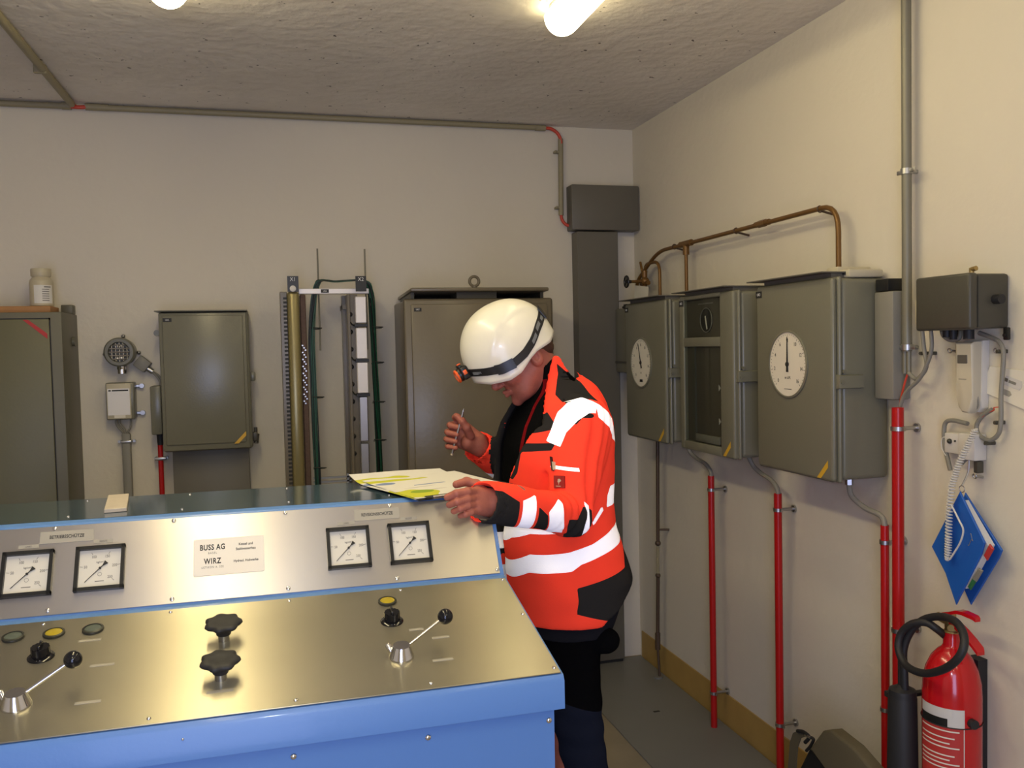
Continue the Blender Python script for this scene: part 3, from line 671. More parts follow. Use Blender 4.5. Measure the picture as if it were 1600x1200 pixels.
hw = MB(); hw.torus((1.645, 3.88, 1.893), (1, 0, 0), .026, .0045, 24, 8).cyl((1.668, 3.88, 1.893), (1.640, 3.88, 1.893), .008, n=12)
for k in range(3):
    a = k*PI/3+.3; hw.cyl((1.645, 3.88+.026*math.cos(a), 1.893+.026*math.sin(a)), (1.645, 3.88-.026*math.cos(a), 1.893-.026*math.sin(a)), .0035, n=6)
hw.build('handwheel', 'black_plastic', vl)
tgp = [sight(a, b, 0, 1.70) for a, b in ((992, 446), (1013, 448), (1012, 464), (991, 467))]
g = MB(); g._add([p for p in tgp]+[p+Vector((.0015, 0, 0)) for p in tgp], [(0, 1, 2, 3), (7, 6, 5, 4), (0, 4, 5, 1), (1, 5, 6, 2), (2, 6, 7, 3), (3, 7, 4, 0)])
o = g.build('paper_tag', 'paper'); tag(o, 'small white paper tag hanging from the brass stop valve', 'tag')
# brown drain pipe under the farthest cabinet
bp_ = thing('drain_pipe', 'thin dark brown pipe dropping from the farthest cabinet to the floor', 'pipe', (1.745, 3.78, 0))
MB().cyl((1.745, 3.775, 1.178), (1.745, 3.79, .66), .0082).cyl((1.745, 3.795, .50), (1.745, 3.81, .16), .0085).cyl((1.745, 3.81, .16), (1.748, 3.80, .01), .006).build('pipe', 'brown_pipe', bp_)
MB().cyl((1.745, 3.79, .66), (1.745, 3.795, .50), .0065).build('middle_section', 'conduit_beige', bp_)
MB().ball((1.745, 3.79, .655), .014, 8).ball((1.745, 3.795, .50), .0125, 8).cyl((1.745, 3.808, .22), (1.745, 3.81, .14), .0125, n=10).build('fitting', 'brown_pipe', bp_)
for z in (.72,): MB().cyl((1.745, 3.788, z), (1.795, 3.77, z), .005).build('clamp', 'brown_pipe', bp_)
MB().cyl((1.74, 3.80, .0065), (1.74, 3.80, .014), .022).build('floor_flange', 'plate_grey', bp_)
# red conduits
def red_conduit(y, z0, z1, r, label, clamps, X=1.73, hose=None, gland=None):
    t = thing('red_conduit', label, 'conduit', (X, y, z0))
    MB().lathe([(r*.75, z1-z0-.01), (r*.75, z1-z0-.002), (r, z1-z0), (r, 0), (r*.75, 0), (r*.75, z1-z0-.06)], (X, y, z0), n=20, cap=False).lathe([(r*.74, 0), (r*.74, z1-z0-.05)], (X, y, z0), n=16).build('pipe', 'red_paint', t)
    for z in clamps:
        MB().lathe([(r+.0005, -.006), (r+.003, -.006), (r+.003, .006), (r+.0005, .006)], (X, y, z), n=20, cap=False).cyl((X+r, y-.004, z), (XR-.001, y-.004, z), .006, n=10).cyl((XR-.008, y-.004, z), (XR-.001, y-.004, z), .013, n=12).box((X-.004, y-r-.012, z-.005), (X+.004, y-r+.002, z+.005)).build('clamp', 'zinc', t)
    if hose: MB().tube(hose, .0085, 10).build('hose', 'cable_grey', t, label='grey flexible hose')
    if gland: MB().cyl(gland, Vector(gland)-Vector((0, 0, .03)), .012, n=6).build('gland', 'zinc', t)
red_conduit(3.235, .006, 1.052, .0130, 'red conduit under the middle windowed cabinet', (.995, .15), hose=[(1.70, 3.40, 1.183), (1.72, 3.40, 1.135), (1.73, 3.36, 1.11), (1.73, 3.28, 1.095), (1.73, 3.235, 1.065), (1.73, 3.235, 1.03)])
red_conduit(2.745, .006, 1.056, .0138, 'red conduit under the nearest wide dial cabinet', (.998, .22), hose=[(1.70, 2.90, 1.185), (1.72, 2.895, 1.14), (1.73, 2.86, 1.115), (1.73, 2.78, 1.095), (1.73, 2.745, 1.065), (1.73, 2.745, 1.03)])
red_conduit(2.182, .006, 1.05, .0120, 'slimmer, shorter one of the two red conduits standing side by side behind the fire extinguisher', (1.0, .5), hose=[(1.70, 2.305, 1.16), (1.705, 2.30, 1.12), (1.72, 2.26, 1.09), (1.73, 2.20, 1.075), (1.73, 2.182, 1.05), (1.73, 2.182, 1.02)], gland=(1.70, 2.305, 1.184))
red_conduit(2.125, .006, 1.40, .0165, 'thickest and tallest red conduit, rising to the dangling cables', (1.34, .755))
# steel conduit
sc_ = thing('steel_conduit', 'long grey steel conduit hanging from the ceiling right of the dial cabinets', 'conduit', (1.76, 2.126, H))
MB().cyl((1.76, 2.122, H-.002), (1.76, 2.122, 1.56), .0135).cyl((1.76, 2.131, 1.6), (1.76, 2.131, 1.497), .0068).cyl((1.76, 2.115, 1.6), (1.76, 2.115, 1.500), .0068).build('pipe', 'steel_tube', sc_)
for z in (2.07, 1.572): MB().lathe([(.0140, -.008), (.0165, -.008), (.0165, .008), (.0140, .008)], (1.76, 2.122, z), n=20, cap=False).box((1.755, 2.085, z-.006), (1.762, 2.108, z+.006), .002).cyl((1.775, 2.122, z), (1.795, 2.122, z), .006).box((1.755, 2.138, z-.006), (1.762, 2.158, z+.006), .002).build('clamp', 'zinc', sc_)
# grey box behind nearest cabinet, socket blocks on top of it
gb = thing('backing_box', 'pale grey box seen between the nearest dial cabinet and the steel conduit', 'terminal box', (XR, 2.19, 1.6))
MB().box((1.735, 2.150, 1.42), (1.795, 2.232, 1.735), .006).build('housing', 'cable_grey', gb)
MB().box((1.735, 2.17, 1.737), (1.795, 2.225, 1.772), .002).build('bracket', 'black_plastic', gb)
for (y0, y1, z1) in ((2.262, 2.335, .016),):
    pass
sk = thing('surface_socket', 'cream plastic sockets peeking out above the nearest dial cabinet', 'socket', (1.72, 2.3, 1.80))
MB().box((1.66, 2.300, 1.7815), (1.78, 2.358, 1.818), .006).box((1.66, 2.245, 1.7815), (1.78, 2.298, 1.806), .006).build('housing', 'cream_plastic', sk)
MB().box((1.655, 2.26, 1.79), (1.66, 2.28, 1.797)).build('slot', 'ink', sk)
# dark junction box
jb = thing('junction_box', 'dark grey square wall box with cables right of the steel conduit', 'junction box', (XR, 1.89, 1.69))
MB().box((1.70, 1.797, 1.618), (1.795, 1.984, 1.755), .008).build('housing', 'dark_box', jb)
MB().box((1.672, 1.795, 1.616), (1.699, 1.986, 1.757), .008, 3).build('cover', 'dark_box', jb)
for y, z in ((1.79, 1.60), (1.955, 1.607)): MB().box((1.775, y-.008, z-.012), (1.785, y+.008, z+.02), .003).cyl((1.770, y, z), (1.778, y, z), .004).build('fixing_lug', 'black_plastic', jb)
for a_, b_, r_ in (((1.75, 1.80, 1.69), (1.75, 1.775, 1.69), .012), ((1.73, 1.86, 1.619), (1.73, 1.86, 1.592), .013), ((1.73, 1.935, 1.619), (1.73, 1.935, 1.598), .011), ((1.73, 1.913, 1.619), (1.73, 1.913, 1.592), .009)):
    MB().cyl(a_, b_, r_).build('cable_gland', 'black_rubber', jb)
MB().cyl((1.72, 1.84, 1.757), (1.72, 1.84, 1.772), .006).cyl((1.72, 1.84, 1.768), (1.72, 1.825, 1.77), .006).build('earth_screw', 'brass', jb)
MB().bend(on_wall([(1440, 508), (1444, 548), (1450, 575), (1432, 595), (1420, 583)], 1.755), .0058, .03).build('cable', 'cable_grey', jb)
MB().bend(on_wall([(1454, 508), (1457, 548), (1440, 590), (1412, 615), (1404, 645)], 1.75), .0055, .03).build('cable', 'cable_grey', jb)
MB().bend(on_wall([(1471, 508), (1472, 524), (1485, 533), (1500, 530), (1501, 514)], 1.765), .0055, .025).build('cable', 'cable_grey', jb)
MB().tube(on_wall([(1530, 520), (1548, 527), (1562, 535), (1568, 552), (1566, 590), (1564, 620), (1564, 655), (1560, 678), (1546, 688), (1530, 680), (1526, 665), (1535, 650), (1550, 640)], 1.775), .0058).build('cable', 'cable_grey', jb)
MB().tube(on_wall([(1534, 652), (1543, 645), (1553, 641), (1553, 637), (1562, 636)], 1.772), .0015, 6).build('bare_wire', 'red_cable', jb)
MB().tube(on_wall([(1418, 585), (1412, 605), (1404, 640)], 1.758), .003, 6).build('thin_cable', 'red_cable', jb)
csw = thing('cream_switch', 'small cream switch stuck to the left side of the dark junction box', 'switch', (1.74, 2.0, 1.67))
MB().box((1.70, 1.989, 1.635), (1.765, 2.02, 1.70), .004).build('housing', 'cream_plastic', csw)
MB().box((1.695, 1.996, 1.648), (1.701, 2.012, 1.688), .002).build('rocker', 'cream_plastic', csw)
for i, (a, b_, lb_) in enumerate(((1446, 552, 'screw clip holding the two cables left below the junction box'), (1457, 552, 'right-hand screw clip on the cable pair below the junction box'), (1567, 549, 'cable clip at the upper bend of the long looping cable'), (1563, 660, 'cable clip low on the right side of the looping cable'), (1548, 692, 'cable clip at the bottom of the looping cable'))):
    p = rw(a, b_, 1.785)
    o = MB().box((1.766, p.y-.007, p.z-.005), (1.795, p.y+.004, p.z+.005), .002).cyl((1.762, p.y-.004, p.z), (1.768, p.y-.004, p.z), .004, n=8).build('cable_clip', 'dark_box'); tag(o, lb_, 'clip', 'cable clips under the junction box')
for a, b_, lb_ in ((1484, 548, 'small screw eye on the wall left of the entry phone'), (1556, 548, 'small screw eye on the wall right of the entry phone'), (1523, 744, 'small screw eye on the wall above the blue binder')):
    p = rw(a, b_, 1.78)
    o = MB().torus((p.x, p.y, p.z), (1, 0, .3), .006, .0018, 14, 6).cyl((p.x, p.y-.006, p.z), (1.796, p.y-.012, p.z-.002), .003, n=8).build('screw_eye', 'zinc'); tag(o, lb_, 'screw eye', 'screw eyes around the phone')
# entry phone
ph = thing('wall_telephone', 'beige entry telephone handset hanging below the dark junction box', 'telephone', (XR, 1.895, 1.49))
M = WR(1.894, 1.493)
MB(M).prism([(-.026, -.070), (-.016, -.088), (.018, -.092), (.030, -.080), (.034, .095), (-.030, .095)], .001, .022, .003).build('base', 'white_plastic', ph)
MB(M).prism([(-.026, -.055), (-.022, -.078), (-.010, -.092), (.012, -.094), (.024, -.080), (.027, -.05), (.030, .092), (-.033, .092)], .022, .050, .007, 3).build('handset', 'phone_plastic', ph)
MB(M).box((-.022, .036, .0495), (.012, .058, .0512), .001, 1).build('display', 'duct_grey', ph)
MB(M).box((-.018, -.006, .0498), (.008, -.004, .0506)).build('slot', 'cable_grey', ph)
MB(M).tube([(.022, .05, .030), (.0245, 0, .030), (.024, -.04, .030), (.026, -.075, .030), (.0, -.094, .026)], .0022, 6).build('cord', 'cable_grey', ph)
# tilted card at the right border
cpl = thing('wall_card', 'tilted white card with a rounded logo field at the right edge of the view', 'card', (XR, 1.75, 1.47))
pp = [uv(rw(a, b_, 1.79), 1.75, 1.47) for a, b_ in ((1532, 611), (1640, 658), (1640, 585), (1546, 572))]
Mc = WR(1.75, 1.47)
MB(Mc).prism([(p[0], p[1]) for p in pp], .0005, .006, .001, 1).build('card', 'dial_white', cpl)
c0 = uv(rw(1582, 598, 1.79), 1.75, 1.47); Mk = Mc @ T(c0[0], c0[1], .0062) @ RZ(R(-16))
MB(Mk).prism([(-.026, -.004), (-.022, -.012), (.026, -.012), (.030, -.004), (.030, .004), (.026, .012), (-.022, .012), (-.026, .004)], 0, .001).build('logo_field', 'white_plastic', cpl)
MB(Mk).box((-.011, -.003, .001), (.012, .004, .0014)).build('logo_bar', 'cable_grey', cpl)
MB(Mk).box((-.024, -.003, .001), (-.014, .006, .0014)).build('logo_mark', 'duct_grey', cpl)
MB(Mk).prism([(-.026, -.032), (-.02, -.037), (.0, -.037), (.006, -.030), (0, -.023), (-.02, -.023)], 0, .0008).build('logo_oval', 'label_strip', cpl)
# cord socket + cable loop + coiled cord
cs = thing('cord_socket', 'white plastic cord socket on the wall below the entry phone', 'socket', (XR, 1.9, 1.33))
MB().box((1.755, 1.868, 1.275), (1.795, 1.925, 1.345), .004).build('housing', 'white_plastic', cs)
MB().box((1.765, 1.925, 1.285), (1.795, 1.985, 1.340), .004).build('terminal_cover', 'white_plastic', cs)
MB().ball((1.763, 1.963, 1.318), .007, 8).ball((1.763, 1.944, 1.320), .003, 6).build('screw', 'ring_dark', cs)
MB().tube(on_wall([(1512, 662), (1490, 657), (1478, 660), (1475, 675), (1477, 700), (1482, 722), (1485, 735)], 1.775), .006).build('cable', 'cable_grey', cs)
MB().tube(on_wall([(1524, 712), (1510, 718), (1503, 725), (1500, 722)], 1.775), .004).build('cable', 'cable_grey', cs)
MB().box((1.765, 1.868, 1.243), (1.785, 1.882, 1.274), .002).build('plug', 'dark_box', cs)
MB().tube(on_wall([(1483, 684), (1473, 684), (1471, 698), (1478, 712)], 1.77), .0016, 6).build('loose_wire', 'white_plastic', cs)
pts = on_wall([(1504, 672), (1498, 700), (1492, 730), (1487, 760), (1483, 800), (1482, 840), (1481, 872)], 1.705)
pts = [p+Vector((.04*max(0, 1-i/2.5), 0, 0)) for i, p in enumerate(pts)]
P = []; 
for i in range(len(pts)-1):
    for k in range(60): P.append(pts[i].lerp(pts[i+1], k/60))
C = []
for i in range(0, len(P)):
    a = i*2*PI/7.5; C.append(P[i]+Vector((math.cos(a)*.0075, math.sin(a)*.0075, 0)))
cc_ = thing('coiled_cord', 'white coiled telephone cord hanging in front of the blue binder', 'cord', tuple(pts[0]))
MB().tube(C, .0022, 5, smooth=False).build('coil', 'white_plastic', cc_)
MB().tube([pts[-1]+Vector((0, 0, .06)), pts[-1]+Vector((0, 0, .01)), pts[-1]+Vector((0, .003, -.004))], .0045, 8).ball(pts[-1]+Vector((0, .002, -.002)), .007, 6).build('cord_end', 'white_plastic', cc_)
MB().tube(on_wall([(1486, 788), (1498, 812), (1505, 828), (1501, 846), (1492, 862), (1484, 874)], 1.700), .0024, 6).build('loose_wire', 'white_plastic', cc_)
# blue binder hung by its corner
fb = thing('hanging_binder', 'blue ring binder hanging by one corner on the wall above the extinguisher', 'binder', (1.75, 1.89, 1.2))
def slab(pxs, X0, X1, name, mt, par, bev=.002):
    p = [uv(rw(a, b_, X0), 1.9, 1.05) for a, b_ in pxs]
    return MB(WR(1.9, 1.05)).prism(p, XR-X1, XR-X0, bev, 1).build(name, mt, par)
slab([(1507, 770), (1565, 860), (1560, 872), (1516, 945), (1480, 862)], 1.765, 1.770, 'back_cover', 'folder_blue', fb)
slab([(1504, 782), (1545, 853), (1508, 920), (1472, 855)], 1.733, 1.752, 'pages', 'folder_page', fb)
slab([(1499, 768), (1538, 848), (1533, 866), (1493, 945), (1478, 895), (1455, 854)], 1.722, 1.727, 'front_cover', 'folder_blue', fb)
slab([(1500, 768), (1508, 769), (1566, 860), (1561, 862)], 1.727, 1.7649, 'spine', 'folder_blue', fb) if False else None
slab([(1536, 868), (1545, 850), (1551, 858), (1541, 876)], 1.729, 1.7345, 'index_tab', 'label_red', fb)
slab([(1518, 905), (1528, 888), (1534, 892), (1524, 909)], 1.729, 1.7345, 'index_tab', 'cable_grey', fb)
slab([(1511, 917), (1519, 903), (1524, 908), (1515, 922)], 1.729, 1.7345, 'index_tab', 'green_tab', fb)
p0 = rw(1519, 846, 1.7215)
MB().tube([p0+Vector((0, .006*math.cos(t*1.1)+.004*t/3, .018-.005*t+.006*math.sin(t*2.1))) for t in range(8)], .0008, 4).build('scribble', 'cable_grey', fb)
pr = rw(1503, 764, 1.745)
MB().torus(pr, (1, 0, 0), .009, .0012, 20, 6).tube([pr+Vector((0, 0, .008)), pr+Vector((.02, 0, .045)), pr+Vector((.025, 0, .085)), (1.795, pr.y, pr.z+.087)], .0022, 6).build('hanging_hook', 'zinc', fb)
# fire extinguisher
fx = thing('fire_extinguisher', 'red carbon dioxide fire extinguisher with black hose and horn by the right wall', 'fire extinguisher', (1.700, 1.886, 0))
ex, ey = 1.700, 1.886
MB().lathe([(.066, .0075), (.072, .013), (.072, .665), (.070, .700), (.063, .733), (.050, .762), (.034, .781), (.024, .789), (.021, .796), (.021, .830), (.001, .831)], (ex, ey, .0), n=48).build('cylinder', 'red_lacquer', fx, ang=60)
MB().lathe([(.0735, .0), (.0735, .02), (.0735, .0205)], (ex, ey, .0068), n=40).build('foot_ring', 'black_rubber', fx)
MB().cyl((ex, ey, .828), (ex, ey, .862), .017).cyl((ex, ey, .850), (ex-.005, ey+.045, .858), .011, n=12).cyl((ex, ey, .845), (ex-.02, ey-.02, .845), .009).cyl((ex, ey, .862), (ex, ey, .878), .011).torus((ex, ey, .83), (0, 0, 1), .019, .003, 20, 8).build('valve', 'brass', fx)
def blade(pts, wd, th):      # sheet-metal handle through points in the plane running along the wall
    b_ = MB(); n = len(pts); vs = []
    for i, (y, z, k) in enumerate(pts):
        for s in (-1, 1): vs += [(ex+s*wd*k, y, z), (ex+s*wd*k, y, z+th)]
    fs = []
    for i in range(n-1):
        a = i*4; c = a+4
        fs += [(a, a+2, c+2, c), (a+1, c+1, c+3, a+3), (a, c, c+1, a+1), (a+2, a+3, c+3, c+2)]
    fs += [(0, 1, 3, 2), ((n-1)*4, (n-1)*4+2, (n-1)*4+3, (n-1)*4+1)]
    b_._add(vs, fs); return b_
blade([(ey+.034, .853, .8), (ey+.020, .866, 1), (ey-.004, .874, 1.1), (ey-.026, .884, 1), (ey-.045, .886, .9), (ey-.080, .884, .8), (ey-.088, .880, .6)], .013, .009).build('lever', 'red_lacquer', fx)
blade([(ey+.026, .850, .8), (ey+.008, .856, 1.1), (ey-.016, .848, 1.1), (ey-.045, .836, 1), (ey-.072, .820, 1), (ey-.092, .806, 1), (ey-.098, .798, .8)], .014, .009).build('carrying_handle', 'red_lacquer', fx)
hp = on_wall([(1414, 1082), (1413, 1050), (1412, 1015), (1424, 985), (1446, 967), (1475, 964), (1497, 975), (1507, 1000), (1499, 1026), (1476, 1045), (1444, 1052), (1416, 1040), (1404, 1014), (1408, 990), (1425, 975), (1447, 973), (1464, 983), (1476, 993)], 1.66)
off = [-.035, -.035, -.03, -.02, -.01, -.015, -.045, -.07, -.085, -.085, -.075, -.06, -.05, -.04, -.03, -.015, .0, .03]
MB().tube([p+Vector((o, p.y*o/1.66, (p.z-1.6)*o/1.66)) for p, o in zip(hp, off)], .0100, 12).build('hose', 'black_rubber', fx)
hx, hy = 1.628, 1.985
MB().lathe([(.010, .02), (.0115, .0), (.0115, -.075), (.024, -.083), (.034, -.088), (.036, -.098), (.0355, -.105), (.037, -.110), (.040, -.33), (.044, -.42), (.042, -.42), (.036, -.33), (.001, -.30)], (hx, hy, .735), n=32, cap=False).build('horn', 'black_rubber', fx)
MB().box((hx+.03, hy+.01, .615), (1.73, hy+.03, .625), .002).box((hx-.02, hy+.03, .612), (hx+.02, hy+.05, .628), .003).build('horn_bracket', 'black_rubber', fx)
def wrap(a0, a1, z0, z1, r, name, mt, par, nn=14):
    # a measured from the direction towards the room, clockwise towards the viewer
    return MB().grid(lambda i, j: (ex-r*math.cos(R(a0+(a1-a0)*i)), ey-r*math.sin(R(a0+(a1-a0)*i)), z0+(z1-z0)*j), nn, 1).build(name, mt, par)
lw = wrap(-25, 72, .28, .648, .0724, 'label', 'white_plastic', fx)
wrap(-25, 70, .285, .600, .0727, 'label_field', 'label_red', lw)
wrap(-25, 26, .604, .640, .0728, 'label_band', 'black_plastic', lw) if False else wrap(-25, 40, .600, .622, .0728, 'label_band', 'black_plastic', lw)
wrap(-20, 50, .628, .646, .0735, 'label_head', 'white_plastic', lw)
for k, z in enumerate((.588, .570, .556, .545, .524, .513, .502, .491)): wrap(-22, 62-(k % 3)*9, z, z+.0035, .0730, 'printing', 'dial_white', lw)
wrap(0, 22, .395, .430, .0730, 'pictogram', 'dial_white', lw); wrap(4, 18, .402, .423, .0732, 'pictogram_mark', 'label_red', lw)
MB().cyl((ex-.005, ey-.072, .615), (ex-.006, ey-.086, .615), .012).torus((ex, ey, .60), (0, 0, 1), .0735, .0015, 40, 6).box((1.765, ey-.02, .35), (1.795, ey+.02, .75)).build('strap', 'black_rubber', fx)
# canvas bag
bg = thing('canvas_bag', 'olive canvas shoulder bag with black lining leaning on the wall below the red conduits', 'bag', (1.65, 2.3, 0))
def bagpoly(pxs, X0, X1, name, mt, bev, par=bg, seg=3):
    p = [uv(rw(a, b_, X0), 2.3, 0) for a, b_ in pxs]
    return MB(WR(2.3, 0)).prism([(a, max(b_, .012)) for a, b_ in p], XR-X1, XR-X0, bev, seg).build(name, mt, par)
bagpoly([(1236, 1330), (1240, 1215), (1262, 1170), (1287, 1155), (1322, 1190), (1345, 1240), (1355, 1330)], 1.625, 1.70, 'bag_body', 'bag_black', .015)
bagpoly([(1263, 1171), (1284, 1142), (1298, 1141), (1332, 1168), (1372, 1215), (1378, 1290), (1345, 1290), (1312, 1228), (1290, 1196)], 1.600, 1.64, 'flap', 'bag_canvas', .010)
q = [rw(a, b_, 1.62) for a, b_ in ((1231, 1260), (1231, 1200), (1234, 1160), (1239, 1145), (1247, 1142))]
st_ = MB(); vs = []
for i, p in enumerate(q): vs += [p, p+Vector((0, -.042, 0)), p+Vector((.004, -.042, 0)), p+Vector((.004, 0, 0))]
st_._add(vs, [(i*4+k, i*4+(k+1) % 4, i*4+4+(k+1) % 4, i*4+4+k) for i in range(4) for k in range(4)]+[(0, 1, 2, 3), (16, 17, 18, 19)])
st_.build('strap', 'bag_canvas', bg)
MB().tube([rw(a, b_, 1.615) for a, b_ in ((1246, 1142), (1256, 1144), (1264, 1152), (1258, 1160))], .006).tube([rw(a, b_, 1.615) for a, b_ in ((1262, 1151), (1271, 1155), (1266, 1166), (1260, 1173))], .005).build('strap_loop', 'bag_black', bg)
MB().cyl(rw(1258, 1149, 1.612), rw(1267, 1153, 1.612), .004).build('buckle', 'chrome', bg)
# ================================================================ surfaces from distance fields
def surf(fn, lo, hi, h, name, mt, parent=None, attrs=None, smooth=1):
    lo = np.array(lo, float); hi = np.array(hi, float)
    n = np.ceil((hi-lo)/h).astype(int)+1
    gx, gy, gz = [lo[i]+h*np.arange(n[i]) for i in range(3)]
    F = np.empty(n, np.float32)
    for i0 in range(0, n[0], 16):
        X, Y, Z = np.meshgrid(gx[i0:i0+16], gy, gz, indexing='ij')
        F[i0:i0+16] = fn(np.stack([X, Y, Z], -1).reshape(-1, 3)).reshape(X.shape)
    S = F < 0
    c = np.zeros(np.array(S.shape)-1, np.int8)
    offs = [(a, b, d) for a in (0, 1) for b in (0, 1) for d in (0, 1)]
    for a, b, d in offs: c += S[a:a+c.shape[0], b:b+c.shape[1], d:d+c.shape[2]]
    I = np.argwhere((c > 0) & (c < 8))
    idx = -np.ones(c.shape, int); idx[tuple(I.T)] = np.arange(len(I))
    acc = np.zeros((len(I), 3)); cnt = np.zeros(len(I))
    V = {o: F[I[:, 0]+o[0], I[:, 1]+o[1], I[:, 2]+o[2]] for o in offs}
    for o in offs:
        for ax in range(3):
            if o[ax] == 0:
                q = list(o); q[ax] = 1; q = tuple(q); a, b = V[o], V[q]
                m = (a < 0) != (b < 0); t = np.where(m, a/np.where(a == b, 1, a-b), 0)
                p = np.tile(np.array(o, float), (len(I), 1)); p[:, ax] += t
                acc[m] += p[m]; cnt[m] += 1
    P = lo+h*(I+acc/cnt[:, None])
    faces = []
    for ax in range(3):
        s0 = [slice(None)]*3; s1 = [slice(None)]*3; s0[ax] = slice(0, -1); s1[ax] = slice(1, None)
        A, B = S[tuple(s0)], S[tuple(s1)]
        E_ = np.argwhere(A != B); b_, d_ = [(1, 2), (2, 0), (0, 1)][ax]
        E_ = E_[(E_[:, b_] > 0) & (E_[:, d_] > 0) & (E_[:, b_] < c.shape[b_]) & (E_[:, d_] < c.shape[d_])]
        q = []
        for u, v in ((-1, -1), (0, -1), (0, 0), (-1, 0)):
            k = E_.copy(); k[:, b_] += u; k[:, d_] += v; q.append(idx[tuple(k.T)])
        q = np.stack(q, 1); fl = A[tuple(E_.T)]
        q[~fl] = q[~fl][:, ::-1]; faces.append(q)
    Q = np.concatenate(faces); Q = Q[(Q >= 0).all(1)]
    for _ in range(smooth):
        sm = np.zeros_like(P); cn = np.zeros(len(P))
        for k in range(4):
            np.add.at(sm, Q[:, k], P[Q[:, (k+1) % 4]]); np.add.at(cn, Q[:, k], 1)
            np.add.at(sm, Q[:, k], P[Q[:, (k+3) % 4]]); np.add.at(cn, Q[:, k], 1)
        P = .5*P+.5*sm/np.maximum(cn, 1)[:, None]
    me = bpy.data.meshes.new(name)
    me.vertices.add(len(P)); me.vertices.foreach_set('co', P.astype(np.float32).ravel())
    me.loops.add(Q.size); me.loops.foreach_set('vertex_index', Q.ravel().astype(np.int32))
    me.polygons.add(len(Q)); me.polygons.foreach_set('loop_start', np.arange(0, Q.size, 4, dtype=np.int32))
    me.polygons.foreach_set('loop_total', np.full(len(Q), 4, np.int32)); me.update(calc_edges=True)
    me.polygons.foreach_set('use_smooth', [True]*len(Q))
    if attrs:
        for k, fa in attrs.items():
            at = me.attributes.new(k, 'FLOAT', 'POINT'); at.data.foreach_set('value', fa(P).astype(np.float32))
    me.materials.append(MATS[mt])
    o = bpy.data.objects.new(name, me); COL.objects.link(o); attach(o, parent); return o
def rc(P, a, b, ra, rb):
    a = np.array(a, float); b = np.array(b, float); d = b-a
    t = np.clip(((P-a)@d)/(d@d), 0, 1)
    return np.sqrt((((P-a)-t[:, None]*d)**2).sum(1))-(ra+(rb-ra)*t)
def el(P, c, r, A=None):
    q = P-np.array(c, float)
    if A is not None: q = q@np.array(A).T
    k0 = np.sqrt(((q/np.array(r))**2).sum(1)); k1 = np.sqrt(((q/np.array(r)**2)**2).sum(1))+1e-9
    return k0*(k0-1)/k1
def su(a, b, k):
    h = np.clip(.5+.5*(b-a)/k, 0, 1); return b*(1-h)+a*h-k*h*(1-h)
def ss(a, b, k): return -su(-a, b, k)      # a minus b
def si(a, b, k): return -su(-a, -b, k)
def wob(P, s, seed=0):
    r = np.random.RandomState(seed); out = 0
    for k in range(7):
        v = r.normal(size=3); v /= np.linalg.norm(v); f = s*(.6+1.1*r.rand())
        out = out+np.sin(P@v*f+r.rand()*6.3+1.3*np.sin(P@r.normal(size=3)*s*.25))
    return out/7
def poly_sd(x, z, pts):
    """signed distance (positive inside) to a closed outline in the side plane"""
    d = np.full(x.shape, 1e9); s = np.zeros(x.shape, bool); n = len(pts)
    for i in range(n):
        ax, az = pts[i]; bx, bz = pts[(i+1) % n]; ex, ez = bx-ax, bz-az
        wx, wz = x-ax, z-az; t = np.clip((wx*ex+wz*ez)/(ex*ex+ez*ez+1e-12), 0, 1)
        d = np.minimum(d, (wx-ex*t)**2+(wz-ez*t)**2)
        c = (az > z) != (bz > z); xi = ax+(z-az)/(bz-az+1e-12)*ex
        s ^= c & (x < xi)
    return np.where(s, 1, -1)*np.sqrt(d)
def outline(pxs, Y):
    if Y is None: return outline_t(pxs)
    r = [sight(a, b, 1, Y) for a, b in pxs]; return [(p.x, p.z) for p in r]
def outline_t(pxs):
    r = [sight(a, b, 1, float(np.interp(a, [785, 792, 805, 830, 870, 920, 950, 965, 985], [2.60, 2.56, 2.47, 2.40, 2.37, 2.38, 2.46, 2.55, 2.60]))) for a, b in pxs]
    return [(p.x, p.z) for p in r]
# ---- cloth materials with crisp panel borders
def panels(name, base, layers, rough=.75, bump=.0006, bscale=350):
    m = mat(name, base, rough, bump=bump, bscale=bscale); nt = m.node_tree
    nt.nodes.remove(nt.nodes['Principled BSDF'])
    cur = nt.nodes.new('ShaderNodeRGB').outputs[0]; cur.default_value = (*base, 1)
    for at, col in layers:
        a = nt.nodes.new('ShaderNodeAttribute'); a.attribute_name = at
        g_ = nt.nodes.new('ShaderNodeMath'); g_.operation = 'GREATER_THAN'; g_.inputs[1].default_value = 0
        nt.links.new(a.outputs['Fac'], g_.inputs[0])
        mx = nt.nodes.new('ShaderNodeMix'); mx.data_type = 'RGBA'; mx.inputs[7].default_value = (*col, 1)
        mx.clamp_result = False
        nt.links.new(g_.outputs[0], mx.inputs[0]); nt.links.new(cur, mx.inputs[6]); cur = mx.outputs[2]
    df = nt.nodes.new('ShaderNodeBsdfDiffuse'); df.inputs['Roughness'].default_value = .3
    nt.links.new(cur, df.inputs['Color'])
    bp = [n for n in nt.nodes if n.type == 'BUMP'][0]; nt.links.new(bp.outputs['Normal'], df.inputs['Normal'])
    nt.links.new(df.outputs[0], nt.nodes['Material Output'].inputs['Surface']); return m
TAPE = (1.7, 1.7, 1.8); CLOTH_DARK = (.030, .028, .027)  # tape brighter than white: the flash it throws back is put into the colour
panels('jacket_cloth', (1.25, .085, .045), [('dark', CLOTH_DARK), ('tape', TAPE)])  # orange beyond full brightness: its fluorescent glow is put into the colour
panels('fleece_cloth', (.006, .006, .006), [('grey', (.016, .016, .020)), ('red', (.20, .008, .010))])
panels('trouser_cloth', (.014, .017, .030), [('black', (.0045, .0045, .005))])
